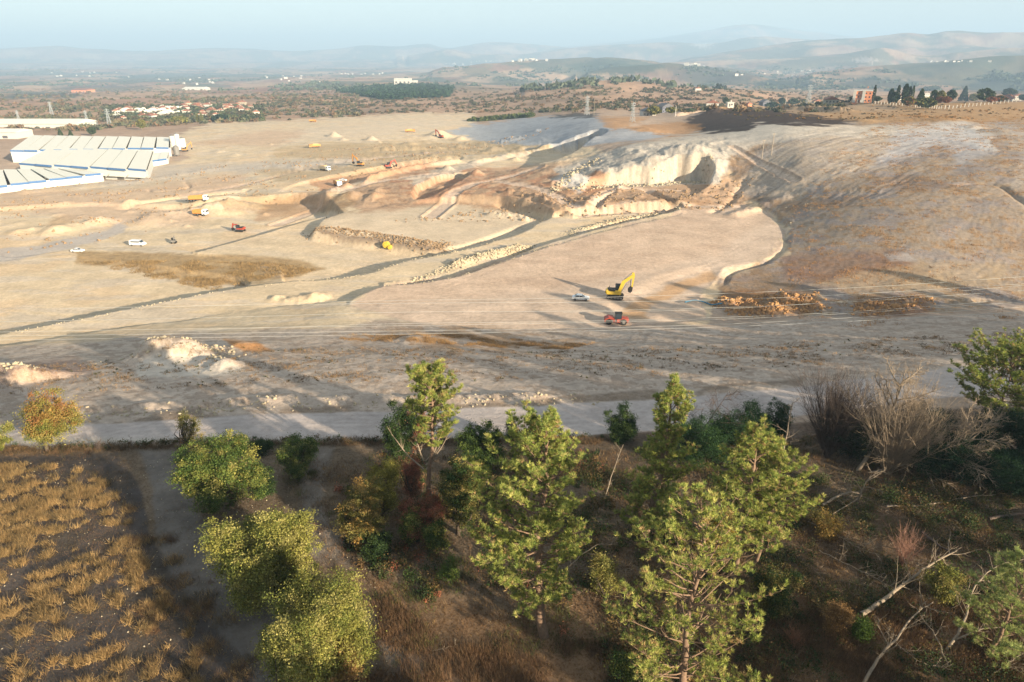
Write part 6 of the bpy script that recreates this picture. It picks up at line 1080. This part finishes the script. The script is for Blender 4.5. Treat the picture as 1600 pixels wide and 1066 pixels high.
# --- posts, poles, pylons, wires
pp = empty('fence_post', (0, 0, 0)); MB().box((0, 0, .9), (.28, .28, 2.3), bev=.04).build('post', 'concrete', pp); reg(pp); first = True
for (a, b, n) in [((1430, 168), (1474, 171), 12), ((1476, 171), (1600, 158), 20), ((1325, 160), (1428, 167), 22)]:
    for k in range(n):
        u = k / n; P = at(a[0] + (b[0] - a[0]) * u, a[1] + (b[1] - a[1]) * u); P[2] = hz(P[0], P[1]); o = pp if first else dup(pp, P, 0); o.location = tuple(P); first = False; o.scale = (1.4, 1.4, rv.uniform(.9, 1.3)); tag(o, 'pale concrete fence post on the plateau in front of the trees', 'post', 'concrete fence posts on the plateau')
def pylon(H, Wb, w=.16):
    t = empty('pylon', (0, 0, 0)); m = MB(); top = Wb * .16; c4 = [(-1, -1), (1, -1), (1, 1), (-1, 1)]; z_ = H * .7
    for a, b in c4: m.bar((a * Wb / 2, b * Wb / 2, -1), (a * top, b * top, z_), w).bar((a * top, b * top, z_), (0, 0, H), w)
    L = [(0, Wb / 2), (.22, None), (.42, None), (.58, None), (.7, None)]; zs = [H * q[0] for q in L]; ws = [Wb / 2 + (top - Wb / 2) * z / z_ for z in zs]
    for i in range(4):
        for j in range(4): a, b = c4[j], c4[(j + 1) % 4]; m.bar((a[0] * ws[i], a[1] * ws[i], zs[i]), (b[0] * ws[i + 1], b[1] * ws[i + 1], zs[i + 1]), w * .6).bar((b[0] * ws[i], b[1] * ws[i], zs[i]), (a[0] * ws[i + 1], a[1] * ws[i + 1], zs[i + 1]), w * .6)
    m.build('mast', 'pylon', t)
    for z in (.70, .80, .90): MB().bar((-H * .14, 0, H * z), (H * .14, 0, H * z), w).bar((-H * .14, 0, H * z), (0, 0, H * z + .9), w * .6).bar((H * .14, 0, H * z), (0, 0, H * z + .9), w * .6).build('cross_arm', 'pylon', t)
    return t
for px, py, yt, rz, lab in [(172, 199, 169, .3, 'lattice pylon nearest the village at its left'), (82, 182, 158, .2, 'faint lattice pylon on the dry rise at far left'), (136, 190, 172, .3, 'short faint pylon between the two clearer ones at left'), (917, 180, 149, .5, 'lattice pylon above the grey shaded slope'), (988, 191, 159, .5, 'lattice pylon right of the grey shaded slope'), (1262, 164, 131, .2, 'tall thin pylon at the plateau edge left of the houses'), (30, 190, 172, .3, 'very faint pylon nearest the left edge')]:
    P, H, *_ = spot(px, py, yt); t = pylon(H, H * .22, .0055 * H + .0002 * depth(P)); t.location = tuple(P); t.rotation_euler = (0, 0, rz); tag(t, lab, 'pylon')
def pole(px, py, yt, lab, cross=True, r=.17, mat='pole_wood'):
    P, H, *_ = spot(px, py, yt); t = empty('utility_pole', P, .3, lab, 'pole'); MB().cyl((0, 0, H / 2 - .4), r, H + .8, 'Z', 8, r * .7).build('post', mat, t)
    if cross: m = MB().box((0, 0, H - .5), (2.0, .14, .14)); m.build('cross_arm', mat, t)
    for s_ in ((-.8, 0, .8) if cross else (0,)): MB().cyl((s_, 0, H - .3 if cross else H + .05), .07, .25, 'Z', 8).build('insulator', 'white_wall', t)
pole(1190, 250, 218, 'wooden pole on the hillside, left one of the pair beside the cliff'); pole(1205, 243, 208, 'wooden pole on the hillside, right one of the pair beside the cliff'); pole(1055, 183, 167, 'pale pole beside the farm track', False, .3, 'concrete'); pole(928, 181, 156, 'thin pole right of the pylon above the shaded slope', False, .2); pole(1291, 163, 152, 'pale pole right of the low red-roofed house', False, .4, 'concrete'); pole(1227, 166, 152, 'thin pale pole left of the wide green bush', False, .25, 'concrete')
WIRES = [[(-60, 532), (350, 527), (700, 521), (960, 516), (1250, 506), (1660, 484)], [(-60, 526), (350, 521), (720, 516), (960, 512), (1250, 501), (1660, 476)], [(-60, 520), (350, 513), (700, 508), (960, 503), (1250, 494), (1660, 468)], [(300, 516), (620, 506), (850, 503), (1100, 497), (1350, 486), (1660, 462)],
         [(-60, 504), (350, 496), (620, 488), (900, 486), (1250, 476), (1660, 450)], [(100, 482), (450, 476), (750, 473), (950, 472), (1250, 464), (1660, 440)], [(300, 478), (600, 470), (880, 466), (1150, 458), (1400, 446), (1660, 428)], [(880, 488), (1100, 484), (1300, 472), (1500, 455), (1660, 440)]]
NW = ['lowest', 'second lowest', 'third lowest', 'fourth lowest', 'fifth lowest', 'third highest', 'highest', 'second highest']
for i, w in enumerate(WIRES):
    pts = []
    for a, b in w: d = ray(a, b); tt = (118 + 2.2 * i) / d[1]; pts.append((d[0] * tt, 118 + 2.2 * i, CAMZ + d[2] * tt))
    o = Tubes(); o.add(curve_pts(pts, 6), .025, 4); tag(o.build('power_line', M['wire']), 'pale overhead wire crossing the view, %s of the bundle' % NW[i], 'wire')

# ---------------------------------------------------------------- the air
hb = 560.0; hv = []
for x_ in (-19000, 19000):
    for y_ in (-3000, 19400):
        for z_ in (float(Z.min()) - 140, hb): hv.append((x_, y_, z_))
hv = np.array(hv); hf = np.array([(0, 1, 3, 2), (4, 6, 7, 5), (0, 4, 5, 1), (2, 3, 7, 6), (0, 2, 6, 4), (1, 5, 7, 3)])
hm = bpy.data.materials.new('haze_air'); hm.use_nodes = True; ht = hm.node_tree; ht.nodes.remove(ht.nodes['Principled BSDF'])
pv = ht.nodes.new('ShaderNodeVolumePrincipled'); pv.inputs['Color'].default_value = (.47, .66, .86, 1); pv.inputs['Density'].default_value = 1.6e-4; pv.inputs['Anisotropy'].default_value = 0.0
ht.links.new(pv.outputs[0], ht.nodes['Material Output'].inputs['Volume'])
haze = mesh_np('haze', hv, hf, hm); haze['kind'] = 'stuff'
